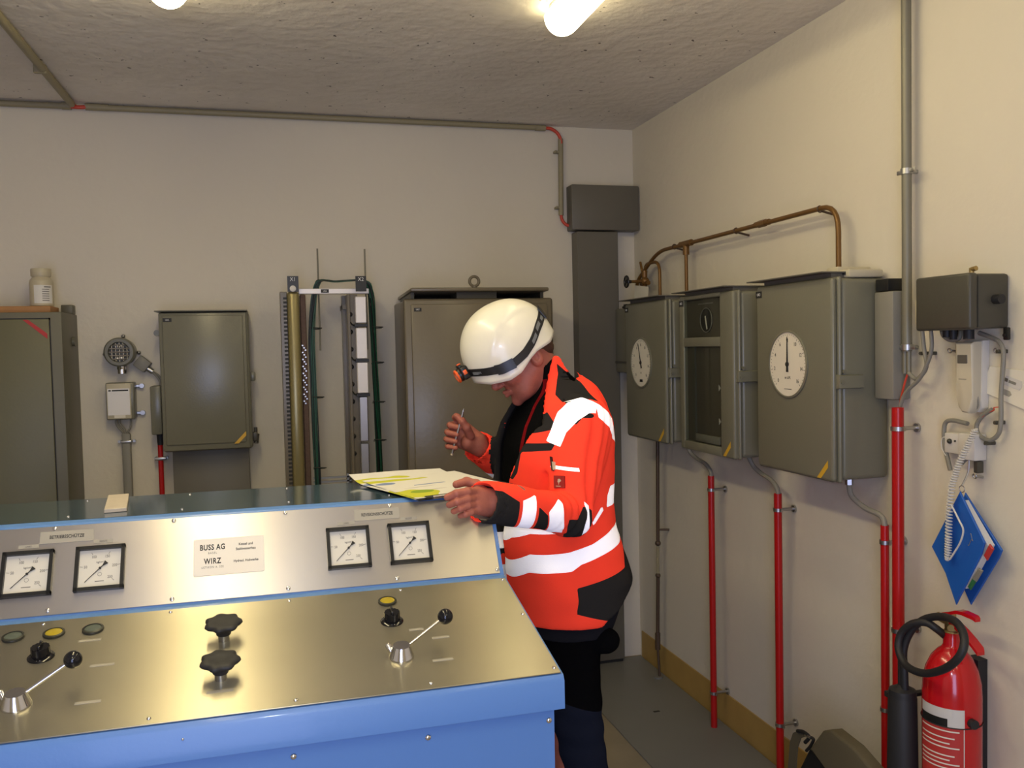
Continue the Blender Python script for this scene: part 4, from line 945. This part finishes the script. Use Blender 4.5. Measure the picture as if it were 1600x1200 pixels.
mat('skin', (.40, .125, .085), .55, bump=.0006, bscale=220, var=.18, vscale=45)
mat('lips', (.36, .08, .07), .5)
mat('hair', (.07, .03, .014), .7, bump=.002, bscale=260)
mat('helmet_white', (.80, .77, .66), .32, bump=.0002, bscale=30, var=.05, vscale=20, coat=.3)
mat('strap_black', (.012, .012, .014), .6)
mat('strap_print', (.16, .17, .18), .5)
mat('lamp_orange', (.85, .13, .03), .35)
mat('boot_leather', (.02, .017, .015), .6)
mat('patch_red', (.30, .015, .012), .6)
mat('patch_pale', (.55, .45, .33), .6)
# ---- head frame
HO = np.array((.751, 2.60, 1.567)); hp_ = R(32)
hf = np.array((-math.cos(hp_), 0, -math.sin(hp_))); hu = np.array((-math.sin(hp_), 0, math.cos(hp_))); hs = np.array((0, -1., 0))
HA = np.stack([hs, hf, hu])
def head_local(P): return (P-HO)@HA.T
def head_fn(P):
    q = head_local(P); qa = q.copy(); qa[:, 0] = np.abs(q[:, 0])
    f = el(q, (0, -.008, .045), (.076, .098, .084))
    f = su(f, el(q, (0, .030, -.035), (.062, .068, .080)), .03)
    f = su(f, rc(qa, (.030, .050, -.082), (.0, .083, -.104), .026, .019), .02)          # jaw line to chin
    f = su(f, rc(qa, (.052, .0, -.045), (.032, .055, -.085), .020, .020), .025)
    f = su(f, rc(qa, (.010, .092, .022), (.042, .080, .020), .010, .010), .015)        # brow
    f = su(f, el(qa, (.044, .070, -.028), (.022, .022, .020)), .02)                    # cheek
    f = ss(f, el(qa, (.033, .104, .000), (.018, .016, .012)), .012)
    f = su(f, el(qa, (.032, .083, .000), (.014, .013, .012)), .003)                    # lids
    f = su(f, rc(q, (0, .096, .012), (0, .121, -.030), .008, .0115), .012)              # nose
    f = su(f, rc(q, (0, .100, -.026), (0, .113, -.036), .012, .010), .008)
    f = su(f, el(qa, (.012, .106, -.036), (.008, .011, .008)), .006)
    f = ss(f, el(qa, (.007, .113, -.044), (.0035, .006, .004)), .003)
    f = su(f, rc(qa, (.0, .106, -.061), (.022, .093, -.065), .0065, .003), .006)        # lips
    f = su(f, rc(qa, (.0, .104, -.074), (.018, .093, -.072), .0070, .003), .006)
    f = ss(f, rc(qa, (.0, .116, -.0675), (.022, .100, -.0685), .003, .0015), .003)
    # ears
    e = el(qa, (.082, -.020, -.008), (.010, .019, .033)); e = su(e, el(qa, (.078, -.012, -.022), (.012, .012, .018)), .008)
    e = ss(e, el(qa, (.091, -.016, -.006), (.006, .010, .018)), .004)
    f = su(f, e, .006)
    n0 = HO+hf*-.028-hu*.03
    f = su(f, rc(P, n0, (.885, 2.60, 1.43), .057, .064), .03)
    return f
# ---- hands
def Pt(px, py, Y): return np.array(sight(px, py, 1, Y))
FING_L = [
 [Pt(745, 768, 2.055), Pt(730, 768, 2.027), Pt(713, 771, 2.015), Pt(699, 777, 2.027)],
 [Pt(744, 778, 2.047), Pt(730, 780, 2.019), Pt(714, 784, 2.009), Pt(702, 789, 2.023)],
 [Pt(745, 788, 2.041), Pt(731, 790, 2.017), Pt(719, 795, 2.009), Pt(709, 799, 2.021)],
 [Pt(747, 796, 2.040), Pt(736, 800, 2.021), Pt(727, 804, 2.013), Pt(719, 806, 2.023)]]
THUMB_L = [Pt(755, 771, 2.080), Pt(744, 757, 2.085), Pt(729, 752.5, 2.090), Pt(713, 757, 2.080)]
WR_L = Pt(772, 787, 2.070)
def chain(P, pts, r0, r1, k=.002):
    f = None; n = len(pts)-1
    for i in range(n):
        a = r0+(r1-r0)*i/n; b = r0+(r1-r0)*(i+1)/n
        g_ = rc(P, pts[i], pts[i+1], a, b)
        if i: g_ = np.minimum(g_, rc(P, pts[i], pts[i]+(pts[i+1]-pts[i])*.05, a*1.07, a*1.05))
        f = g_ if f is None else su(f, g_, k)
    return f
def hand_l(P):
    f = None
    for i, fg in enumerate(FING_L):
        g_ = chain(P, fg, .0108-.0006*i, .0086-.0006*i)
        f = g_ if f is None else su(f, g_, .0022)
    pal = None
    for i, fg in enumerate(FING_L):
        w = WR_L+np.array((0, 0, .018-.012*i))
        g_ = rc(P, w, fg[0], .019, .0118); pal = g_ if pal is None else su(pal, g_, .012)
    f = su(f, pal, .005)
    t = chain(P, THUMB_L, .0135, .0095, .004); t = su(t, rc(P, WR_L+np.array((0, .0, .012)), THUMB_L[0], .018, .0145), .01)
    f = su(f, t, .004)
    return su(f, rc(P, WR_L, WR_L+np.array((.07, .05, .004)), .027, .030), .012)
WR_R = Pt(748, 694, 2.745)
FING_R = []
for i, (kx, ky, mx_, my, tx, ty) in enumerate(((716, 661, 703, 664, 717, 668), (713, 672, 699, 675, 714, 679), (712, 683, 697.5, 686, 712, 690), (713, 694, 699.5, 697, 712, 700))):
    FING_R.append([Pt(kx+6, ky, 2.765), Pt(mx_, my, 2.748), Pt(mx_+1, my+1, 2.724), Pt(tx, ty, 2.706)])
THUMB_R = [Pt(735, 681, 2.715), Pt(729, 668, 2.700), Pt(722, 658, 2.698), Pt(715, 651, 2.705)]
IDX_TOP = [Pt(722, 663, 2.765), Pt(711, 652, 2.745), Pt(713, 650, 2.725), Pt(718, 655, 2.712)]
def hand_r(P):
    f = None
    for i, fg in enumerate(FING_R):
        g_ = chain(P, fg, .0108-.0005*i, .0088-.0005*i)
        f = g_ if f is None else su(f, g_, .0025)
    pal = None
    for i, fg in enumerate(FING_R):
        w = WR_R+np.array((0, 0, .016-.011*i))
        g_ = rc(P, w, fg[0], .021, .014); pal = g_ if pal is None else su(pal, g_, .012)
        g_ = rc(P, w, (w+2*Pt(722, 690, 2.722))/3, .018, .017); pal = su(pal, g_, .012)
    f = su(f, pal, .004)
    t = chain(P, THUMB_R, .0145, .0100, .004)
    f = su(f, t, .004); f = su(f, chain(P, IDX_TOP, .0105, .0088), .003)
    return su(f, rc(P, WR_R, Pt(775, 722, 2.80), .026, .032), .014)
# ---- garments
ZT = [.70, .80, .88, .95, 1.05, 1.12, 1.20, 1.29, 1.36, 1.42, 1.47, 1.52, 1.60]
XF = [.70, .690, .682, .680, .672, .668, .664, .672, .694, .728, .765, .80, .83]
XB = [1.03, 1.070, 1.080, 1.055, 1.026, 1.020, 1.022, 1.030, 1.026, 1.004, .975, .940, .89]
YH = [.225, .235, .236, .232, .226, .224, .230, .236, .232, .200, .150, .105, .08]
def torso(P, off=0):
    z = P[:, 2]; xf = np.interp(z, ZT, XF)+off; xb = np.interp(z, ZT, XB)-off; yh = np.interp(z, ZT, YH)-off
    ax = (xb-xf)/2; u = (P[:, 0]-(xf+xb)/2)/ax; v = (P[:, 1]-2.605)/yh
    k = (np.abs(u)**2.3+np.abs(v)**2.3)**(1/2.3)
    return (k-1)*np.minimum(ax, yh)*.85
SH_L, EL_L = np.array((.885, 2.435, 1.365)), Pt(890, 803, 2.315)
CU_L = Pt(751, 784, 2.045)
SH_R, EL_R = np.array((.885, 2.775, 1.365)), np.array((.86, 2.90, 1.12))
CU_R = Pt(745, 697, 2.752)
def arm_l(P, o=0):
    f = su(rc(P, SH_L, EL_L, .088-o, .060-o), rc(P, EL_L, CU_L, .056-o, .052-o), .02)
    return f
def arm_r(P, o=0): return su(rc(P, SH_R, EL_R, .088-o, .062-o), rc(P, EL_R, CU_R, .060-o, .053-o), .02)
_fa = (CU_L-EL_L); _la = np.linalg.norm(_fa); _fa = _fa/_la
_fb = (CU_R-EL_R); _lb = np.linalg.norm(_fb); _fb = _fb/_lb
_ua = (EL_L-SH_L); _ua = _ua/np.linalg.norm(_ua)
def folds(P):
    f = .0065*wob(P, 26, 1)+.0035*wob(P, 58, 2)
    tl = (P-EL_L)@_fa; near = np.exp(-(arm_l(P)/.02)**2)
    f = f+near*.0060*np.sin(tl*150+6*wob(P, 12, 3))*np.exp(-(tl/.09)**2)        # elbow creases
    return f
def neck_ax(P, r0, r1): return rc(P, (.885, 2.60, 1.41), (.815, 2.60, 1.58), r0, r1)
def jacket_fn(P):
    x, y, z = P.T
    t = torso(P); t = si(t, (z-1.50), .03)
    hem = np.interp(x, [.60, .92, .935, .98, 1.05, 1.09], [.772, .772, .79, .815, .868, .892])
    core = su(t, neck_ax(P, .100, .088), .03)
    inner = su(torso(P, .022), neck_ax(P, .084, .075), .03)
    # open front: wedge between the two fronts, and the collar laid open above it
    yl = np.interp(z, [.7, 1.0, 1.15, 1.25, 1.33, 1.40], [2.60, 2.585, 2.53, 2.485, 2.455, 2.40]); yr = np.interp(z, [.7, 1.1, 1.2], [2.62, 2.68, 2.715])
    wedge = np.maximum(np.maximum(yl-y, y-yr), x-np.interp(z, [1.28, 1.366, 1.451, 1.50, 1.58], [.80, .760, .788, .808, .832]))
    wedge = np.maximum(wedge, .4-z)
    core = ss(core, wedge, .006)
    f = su(core, arm_l(P), .018); f = su(f, arm_r(P), .018)
    f = np.where(z < 1.62, f, 1)
    f = f-folds(P)
    f = ss(f, inner, .004)                                       # it is a shell round the fleece
    f = np.maximum(f, hem-z)
    f = np.maximum(f, (z-1.572)+.75*np.maximum(x-.835, 0))
    for c, a, l in ((CU_L, _fa, _la), (CU_R, _fb, _lb)):
        f = np.maximum(f, np.where(((P-c)**2).sum(1) < .0225, (P-c)@a, -1))
        hol = np.maximum(rc(P, c-a*.045, c+a*.05, .043, .046), -((P-c)@a)-.045)
        f = ss(f, hol, .003)
    return f
# outlines of the coloured panels, in the side plane of the torso / sleeve
OT = {'dark': [outline(p, Y) for p, Y in (
        ([(879, 568), (897, 583), (913, 596), (920, 612), (924, 626), (911, 622), (895, 625), (879, 633), (869, 617), (876, 600), (881, 585)], 2.45),
        ([(809, 681), (820, 668), (847, 657), (857, 644), (864, 662), (857, 671), (831, 679), (809, 690)], 2.42),
        ([(816, 702), (831, 695), (864, 691), (858, 703), (825, 709), (817, 717)], 2.40),
        ([(820, 708), (823, 708), (818, 744), (813, 756), (811, 754), (816, 735)], 2.40),
        ([(972, 828), (1010, 860), (1010, 960), (901, 960), (903, 940), (901, 919), (936, 899), (960, 876), (962, 857)], None))],
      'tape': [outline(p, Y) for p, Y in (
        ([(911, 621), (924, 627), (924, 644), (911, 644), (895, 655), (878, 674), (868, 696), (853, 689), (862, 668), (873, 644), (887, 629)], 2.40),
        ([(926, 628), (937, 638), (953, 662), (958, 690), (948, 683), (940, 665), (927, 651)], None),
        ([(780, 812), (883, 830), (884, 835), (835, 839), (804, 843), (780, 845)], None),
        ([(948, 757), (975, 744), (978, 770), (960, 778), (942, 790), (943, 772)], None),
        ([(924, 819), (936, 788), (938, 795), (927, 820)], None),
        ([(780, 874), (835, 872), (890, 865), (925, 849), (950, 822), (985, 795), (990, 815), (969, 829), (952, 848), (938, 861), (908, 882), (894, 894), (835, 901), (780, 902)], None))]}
OA = {'dark': [outline(p, Y) for p, Y in (
        ([(735, 750), (768, 757), (798, 776), (796, 824), (735, 816)], 2.15),
        ([(825, 782), (845, 799), (852, 829), (822, 826)], 2.22),
        ([(877, 806), (897, 808), (907, 789), (924, 796), (926, 850), (883, 850)], 2.28),
        ([(879, 568), (897, 583), (913, 596), (920, 612), (924, 626), (911, 622), (895, 625), (879, 633), (869, 617), (876, 600), (881, 585)], 2.45),
        ([(892, 658), (903, 647), (916, 644), (927, 648), (921, 652), (905, 652), (895, 663)], 2.38))],
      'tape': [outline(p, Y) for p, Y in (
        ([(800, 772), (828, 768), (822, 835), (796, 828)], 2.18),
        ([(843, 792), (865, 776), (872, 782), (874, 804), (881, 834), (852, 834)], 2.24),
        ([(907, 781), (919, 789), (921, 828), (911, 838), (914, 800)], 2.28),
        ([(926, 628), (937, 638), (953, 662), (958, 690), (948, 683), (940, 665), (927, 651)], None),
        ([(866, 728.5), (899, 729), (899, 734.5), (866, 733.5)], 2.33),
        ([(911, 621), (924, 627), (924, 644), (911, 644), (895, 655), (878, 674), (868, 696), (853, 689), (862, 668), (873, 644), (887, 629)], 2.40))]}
def fld(which):
    def fn(P):
        x, y, z = P.T
        dt = torso(P); da = arm_l(P); dr = arm_r(P)
        t = np.max([poly_sd(x, z, o) for o in OT[which]], 0)
        a = np.max([poly_sd(x, z, o) for o in OA[which]], 0)
        out = np.where(da < dt-.004, a, t)
        sr = (P-CU_R)@_fb
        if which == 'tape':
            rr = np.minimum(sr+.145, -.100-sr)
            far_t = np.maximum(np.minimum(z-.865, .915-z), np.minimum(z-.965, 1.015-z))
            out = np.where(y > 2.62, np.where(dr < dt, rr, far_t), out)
        else:
            rr = np.minimum(sr+.24, -.150-sr)
            ins = np.minimum(.03-0*z, -(torso(P, .022)-.0015))             # lining: close to the fleece
            col = -(neck_ax(P, .084, .075)-.002)
            front = np.minimum(.722-x, np.minimum(y-2.655, 1.36-z))
            out = np.where(y > 2.62, np.where(dr < dt, rr, np.minimum(z-1.36, 1.50-z)*(z > 1.3)-.02*(z <= 1.3)), out)
            out = np.maximum(out, np.where(z > 1.38, col, ins)); out = np.where(dr < dt-.01, out, np.maximum(out, front))
        return np.clip(out, -.03, .03)
    return fn
def fleece_fn(P):
    x, y, z = P.T
    f = torso(P, .030); f = si(f, z-1.47, .03)
    f = su(f, neck_ax(P, .080, .072), .03)
    f = np.maximum(f, (z-1.435)-(x-.70)*1.0); f = np.maximum(f, z-1.568+.85*np.maximum(x-.825, 0))
    f = np.maximum(f, .725-z)
    f = ss(f, rc(P, (.885, 2.60, 1.46), (.80, 2.60, 1.60), .056, .066), .006)
    return f-.0025*wob(P, 40, 5)
# ---- the worker: one body surface, garments as parts
ROOTS['person'] = Vector((0, 0, 0))
def body_parts():
    body = surf(head_fn, (.56, 2.48, 1.36), (.96, 2.72, 1.72), .0028, 'person', 'skin')
    return body
person = body_parts()
me = person.data
# hands, wrists and the clothed limbs belong to the same body mesh
tmp = [surf(hand_l, (.36, 1.94, 1.12), (.66, 2.20, 1.32), .0018, 'a', 'skin'),
       surf(hand_r, (.48, 2.66, 1.18), (.76, 2.84, 1.42), .0019, 'a', 'skin')]
def limbs(P):
    f = torso(P, .085); f = np.maximum(f, P[:, 2]-1.45); f = su(f, rc(P, (.885, 2.60, 1.36), (.885, 2.60, 1.44), .07, .062), .03)
    f = su(f, np.minimum(arm_l(P, .025), arm_r(P, .025)), .02)
    for yy, kx in ((2.50, .875), (2.72, .86)):
        f = su(f, rc(P, (.86, yy, .84), (kx-.01, yy, .50), .062, .050), .03); f = su(f, rc(P, (kx-.01, yy, .50), (.92, yy, .10), .050, .036), .02)
        f = su(f, rc(P, (.94, yy, .065), (.76, yy-.01, .045), .036, .026), .02)
    return f
tmp.append(surf(limbs, (.62, 2.20, .0), (1.12, 3.0, 1.48), .016, 'a', 'skin'))
bmj = bmesh.new(); bmj.from_mesh(me)
for t_ in tmp: bmj.from_mesh(t_.data)
bmj.to_mesh(me); bmj.free()
for t_ in tmp: bpy.data.objects.remove(t_)
me.polygons.foreach_set('use_smooth', [True]*len(me.polygons))
tag(person, 'person in white helmet and orange high-visibility jacket, reading papers at the console', 'person')
del ROOTS['person']
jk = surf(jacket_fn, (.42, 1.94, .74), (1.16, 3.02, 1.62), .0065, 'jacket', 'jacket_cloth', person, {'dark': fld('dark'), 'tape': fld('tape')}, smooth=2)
surf(fleece_fn, (.62, 2.34, .70), (1.12, 2.88, 1.62), .0065, 'fleece', 'fleece_cloth', person,
     {'grey': lambda P: np.clip(np.minimum(.80-P[:, 2], 1), -.03, .03),
      'red': lambda P: np.clip(.008-np.abs(P[:, 1]-(2.50+.35*(P[:, 0]-.70)))+.0*P[:, 2], -.03, .03)*(P[:, 2] < 1.5)-.03*(P[:, 2] >= 1.5)}, smooth=2)
def trousers_fn(P):
    x, y, z = P.T
    f = el(P, (.865, 2.605, .87), (.115, .185, .15))
    for yy, kx in ((2.50, .868), (2.72, .855)):
        f = su(f, rc(P, (.858, yy, .80), (kx, yy, .50), .092, .078), .04); f = su(f, rc(P, (kx, yy, .50), (.918, yy, .12), .078, .066), .03)
    f = su(f, el(P, (.945, 2.43, .715), (.045, .035, .040)), .02)
    f = np.maximum(f, .085-z); f = np.maximum(f, z-.93)
    return f-.005*wob(P, 30, 8)-.003*np.sin(z*75+4*wob(P, 9, 4))*np.exp(-((z-.42)/.12)**2)
surf(trousers_fn, (.70, 2.34, .07), (1.08, 2.88, .95), .008, 'trousers', 'trouser_cloth', person,
     {'black': lambda P: np.clip(P[:, 2]-(.515-.35*(P[:, 0]-.88)), -.03, .03)}, smooth=2)
def boots_fn(P):
    f = None
    for yy in (2.50, 2.72):
        g_ = su(rc(P, (.935, yy, .20), (.945, yy, .055), .052, .048), rc(P, (.93, yy, .052), (.745, yy-.012, .040), .046, .038), .03)
        f = g_ if f is None else np.minimum(f, g_)
    return np.maximum(f, .001-P[:, 2])
surf(boots_fn, (.66, 2.42, -.01), (1.03, 2.80, .27), .008, 'boots', 'boot_leather', person)
def hair_fn(P):
    q = head_local(P)
    f = el(q, (0, -.012, .045), (.079, .101, .088))
    f = su(f, el(q, (0, -.075, -.010), (.052, .030, .035)), .02)
    f = np.maximum(f, np.maximum(q[:, 1]+.028, -.052-q[:, 2]))
    return f-.0012*wob(P, 260, 6)
surf(hair_fn, (.68, 2.49, 1.48), (.90, 2.71, 1.72), .003, 'hair', 'hair', person)
# small marks on the jacket: pocket pen slot, zip pull, emblem patch
def ray_on(px, py, Y0, fn):
    a = np.array(EYE); b = np.array(sight(px, py, 1, Y0)); lo_, hi_ = .85, 1.12
    ts = np.linspace(lo_, hi_, 500); Q = a+(b-a)*ts[:, None]; v = fn(Q); k = np.argmax(v < 0)
    return Vector(Q[max(k-1, 0)])
def patch(pxs, name, mt, lift, par, Y0=2.34):
    """a small conforming cloth patch"""
    c = [ray_on(a, b, Y0, jacket_fn) for a, b in pxs]
    n = (c[1]-c[0]).cross(c[3]-c[0]).normalized()
    if n.y > 0: n = -n
    g_ = MB(); g_._add([p+n*lift for p in c]+[p-n*.003 for p in c], [(0, 1, 2, 3), (7, 6, 5, 4), (0, 4, 5, 1), (1, 5, 6, 2), (2, 6, 7, 3), (3, 7, 4, 0)])
    o = g_.build(name, mt, par); return o, c, n
lo, c, n = patch([(866.5, 743.5), (883, 744), (883.5, 763), (867, 763)], 'emblem_patch', 'patch_red', .005, jk)
cx = (c[0]+c[2])/2+n*.0052; U = (c[1]-c[0]).normalized(); V_ = (c[0]-c[3]).normalized()
Mp = frame(cx, U, V_)
if (Mp.to_3x3() @ Vector((0, 0, 1))).dot(n) < 0: Mp = frame(cx, -U, V_)
eb = MB(Mp)
eb.prism([(.0055*math.cos(a)*(1+.25*math.cos(3*a)), .003+.0055*math.sin(a)) for a in [k*2*PI/18 for k in range(18)]], 0, .0004)
eb.box((-.0008, -.008, 0), (.0008, .0, .0004)).box((-.008, -.0135, 0), (.008, -.0115, .0004))
eb.build('emblem', 'patch_pale', lo)
p, _, _ = patch([(861, 714), (863, 714), (866, 735), (864, 736)], 'pen_slot', 'black_plastic', .006, jk)
p, _, _ = patch([(864.5, 722), (867.5, 722), (868.5, 734), (866, 735)], 'pen_clip', 'patch_pale', .006, jk)
p, _, _ = patch([(834, 655), (835.5, 655), (836.5, 661), (834.5, 661)], 'zip_pull', 'zinc', .006, jk, 2.45) if False else (None, None, None)
# ---- helmet
HC = np.array(sight(790, 537, 1, 2.60)); hq = R(29)
ff = np.array((-math.cos(hq), 0, -math.sin(hq))); fu = np.array((-math.sin(hq), 0, math.cos(hq)))
HM = Matrix(((0, ff[0], fu[0], HC[0]), (-1, ff[1], fu[1], HC[1]), (0, ff[2], fu[2], HC[2]), (0, 0, 0, 1)))    # x towards the camera side, y forward, z up
def edge_h(f): return float(np.interp(f, [-.15, -.133, -.106, -.05, -.02, .026, .064, .115, .15], [-.042, -.045, -.056, -.054, -.062, -.084, -.088, -.074, -.052]))
def hsurf(phi, u, off=0):
    c, s_ = math.cos(phi), math.sin(phi); a = .143 if c > 0 else .150; u0, top = -.02, .128
    if u >= u0: k = max(0, 1-((u-u0)/(top-u0))**2.15)**(1/2.15)
    else: k = 1+(u0-u)*.35
    y = a*c*k; x = .110*s_*k
    # raised crown panel with a curved lower border on both sides
    r_ = 0
    if u > -.03:
        arc = .075-((y+.045)/.125)**2*.085
        r_ = .0035*(1/(1+math.exp(-(u-arc)/.0022)))
    L_ = math.sqrt(x*x+y*y)+1e-6; n_ = math.sqrt(max(0, 1-k*k)) if u > u0 else 0
    o_ = off+r_
    return Vector((x*(1+o_*k/L_ if L_ > .01 else 1), y*(1+o_*k/L_ if L_ > .01 else 1), u+o_*n_))
g_ = MB(HM); NU, NV = 96, 34; vs = []
for i in range(NU):
    ph_ = 2*PI*i/NU; e_ = edge_h((.143 if math.cos(ph_) > 0 else .150)*math.cos(ph_)*1.02)
    for j in range(NV+1):
        t = j/NV; u = e_+(.128-e_)*math.sin(t*PI/2)**.95 if j < NV else .128-.0001
        vs.append(hsurf(ph_, u))
g_._add(vs, [(i*(NV+1)+j, ((i+1) % NU)*(NV+1)+j, ((i+1) % NU)*(NV+1)+j+1, i*(NV+1)+j+1) for i in range(NU) for j in range(NV)])
bmesh.ops.remove_doubles(g_.bm, verts=g_.bm.verts, dist=.0006)
hel = g_.build('helmet', 'helmet_white', person, ang=60, label='scuffed white safety helmet with a black head torch strap')
sm = hel.modifiers.new('s', 'SOLIDIFY'); sm.thickness = .004; sm.offset = -1
def strap_u(f): return float(np.interp(f, [-.152, -.127, -.09, -.05, -.01, .03, .07, .11, .145], [.034, .022, .004, -.022, -.040, -.048, -.046, -.032, -.016]))
def band(p0, p1, w0, w1, off, name, mt, par, nn=80):
    b_ = MB(HM); vs = []
    for i in range(nn+1):
        ph_ = p0+(p1-p0)*i/nn; c = math.cos(ph_); uu = strap_u((.143 if c > 0 else .150)*c)
        for (dv, oo) in ((w0, off-.003), (w0, off), (w1, off), (w1, off-.003)): vs.append(hsurf(ph_, uu+dv, oo))
    b_._add(vs, [(i*4+k, i*4+(k+1) % 4, i*4+4+(k+1) % 4, i*4+4+k) for i in range(nn) for k in range(4)]+[(0, 1, 2, 3), (nn*4, nn*4+1, nn*4+2, nn*4+3)])
    return b_.build(name, mt, par)
band(0, 2*PI, -.0125, .0125, .0035, 'torch_strap', 'strap_black', hel)
band(R(55), R(78), -.015, .016, .0065, 'strap_buckle', 'black_plastic', hel, 10)
band(R(152), R(168), -.017, .019, .0075, 'strap_buckle', 'black_plastic', hel, 10)
for a0, a1, w0, w1 in ((108, 118, -.007, .004), (122, 133, -.003, .008), (140, 148, -.005, .004), (20, 34, -.005, .003)): band(R(a0), R(a1), w0, w1, .0042, 'strap_print', 'strap_print', hel, 8)
TM = HM @ T(0, .158, -.010)
MB(TM).box((-.027, -.014, -.020), (.027, .012, .022), .007, 3).cyl((0, .010, .0), (0, .022, .0), .022, .019, n=24).box((-.020, -.002, .018), (.020, .010, .029), .004).build('head_torch', 'black_plastic', hel)
MB(TM).torus((0, .022, 0), (0, 1, 0), .017, .0045, 28, 8).box((.0255, -.006, -.004), (.030, .006, .010), .002).box((-.008, -.004, .028), (.008, .008, .032), .002).build('torch_ring', 'lamp_orange', hel)
MB(TM).lathe([(.014, 0), (.010, .003), (.0001, .004)], (0, .021, 0), (0, 1, 0), 24).build('torch_lens', 'white_plastic', hel)
MB(HM).ball((.1085, .045, -.058), .0022, 6).ball((.1085, -.002, -.052), .0018, 6).build('rivet', 'ring_dark', hel)
# ---- pen in the raised hand
pa, pb = Pt(723.5, 643, 2.694), Pt(706.5, 708.5, 2.712)
pn = thing('ballpoint_pen', 'silver ballpoint pen held upright in the raised hand', 'pen', tuple(pb))
MB().cyl(pb, pa, .0042, .0036, n=14).build('barrel', 'zinc', pn)
dpn = Vector(pa-pb).normalized()
MB().cyl(Vector(pa), Vector(pa)+dpn*.010, .0030, .0012, n=12).build('tip', 'chrome', pn)
MB().cyl(Vector(pb)-dpn*.006, Vector(pb), .0045, n=12).build('cap', 'patch_pale', pn)
# ---- clipboard and papers
BZ = 1.2475
A_, B_, C_, D_ = [sight(a, b, 2, BZ) for a, b in ((584, 747), (654, 777), (776, 762), (712, 743))]
Ub = (C_-B_).normalized(); Vb = (A_-B_); wv = Vb.length; wu = .305
BM = frame((B_.x, B_.y, BZ), Ub, Vb)
cbd = thing('clipboard', 'dark clipboard with a metal clip lying on the console edge under the left hand', 'clipboard', tuple(B_))
MB(BM).box((0, 0, -.0092), (wu, wv, -.0062), .001, 1).build('board', 'black_plastic', cbd)
MB(BM).cyl((.035, -.005, -.0035), (.115, -.005, -.0035), .0045, n=12).build('clip', 'zinc', cbd)
MB(BM).box((.02, -.004, -.0061), (.14, .010, -.0005), .001, 1).build('clip_bar', 'ring_dark', cbd)
PAP = panels('map_paper', (.66, .64, .58), [('yellow', (.52, .52, .06)), ('green', (.26, .36, .05)), ('blue', (.22, .27, .42)), ('line', (.42, .38, .36))], bump=.0001, bscale=40)
def sheet(name, label, u0, v0, du, dv, rot, z0, curl, seed, group):
    M = BM @ T(u0, v0, z0) @ RZ(rot); nu, nv = 36, 48; vs = []
    for i in range(nu+1):
        for j in range(nv+1):
            a, b = i/nu, j/nv
            z = curl*(max(0, b-.72)/.28)**2*(1-.55*a)+.0008*math.sin(7*a+seed)*math.sin(5*b)
            vs.append(M @ Vector((a*du, b*dv, z+.0012)))
    vb = [v-Vector((0, 0, .0008)) for v in vs]; N = len(vs)
    f_ = [(i*(nv+1)+j, (i+1)*(nv+1)+j, (i+1)*(nv+1)+j+1, i*(nv+1)+j+1) for i in range(nu) for j in range(nv)]
    fb_ = [tuple(N+k for k in q[::-1]) for q in f_]
    me = bpy.data.meshes.new(name); me.from_pydata(vs+vb, [], f_+fb_); me.polygons.foreach_set('use_smooth', [True]*len(me.polygons))
    r = random.Random(seed); AB = np.array([(i/nu, j/nv) for i in range(nu+1) for j in range(nv+1)]*2)
    def blob(c, s): return 1-np.sqrt(((AB[:, 0]-c[0])/s[0])**2+((AB[:, 1]-c[1])/s[1])**2)+.15*np.sin(AB[:, 0]*23+seed)*np.sin(AB[:, 1]*19)
    d = {'yellow': np.maximum(blob((.10, .20), (.22, .18)), blob((.10, .86), (.5, .045))), 'green': blob((.20, .27), (.10, .07)), 'blue': np.maximum(blob((.10, .74), (.10, .05)), blob((.45, .55), (.16, .02))),
         'line': np.maximum(blob((.40, .30), (.12, .012)), blob((.30, .46), (.16, .010)))}
    for k, v in d.items():
        at = me.attributes.new(k, 'FLOAT', 'POINT'); at.data.foreach_set('value', v.astype(np.float32))
    me.materials.append(PAP); o = bpy.data.objects.new(name, me); COL.objects.link(o)
    o['label'] = label; o['category'] = 'paper'; o['group'] = group
sheet('paper_sheet', 'lower paper sheet whose corner curls up at the left end of the clipboard', -.006, .004, .285, wv+.012, R(2.5), -.0062, .020, 1, 'sheets on the clipboard')
sheet('paper_sheet', 'top map sheet with yellow and green patches on the clipboard', -.004, .0, .288, wv-.022, 0, -.0040, .003, 4, 'sheets on the clipboard')
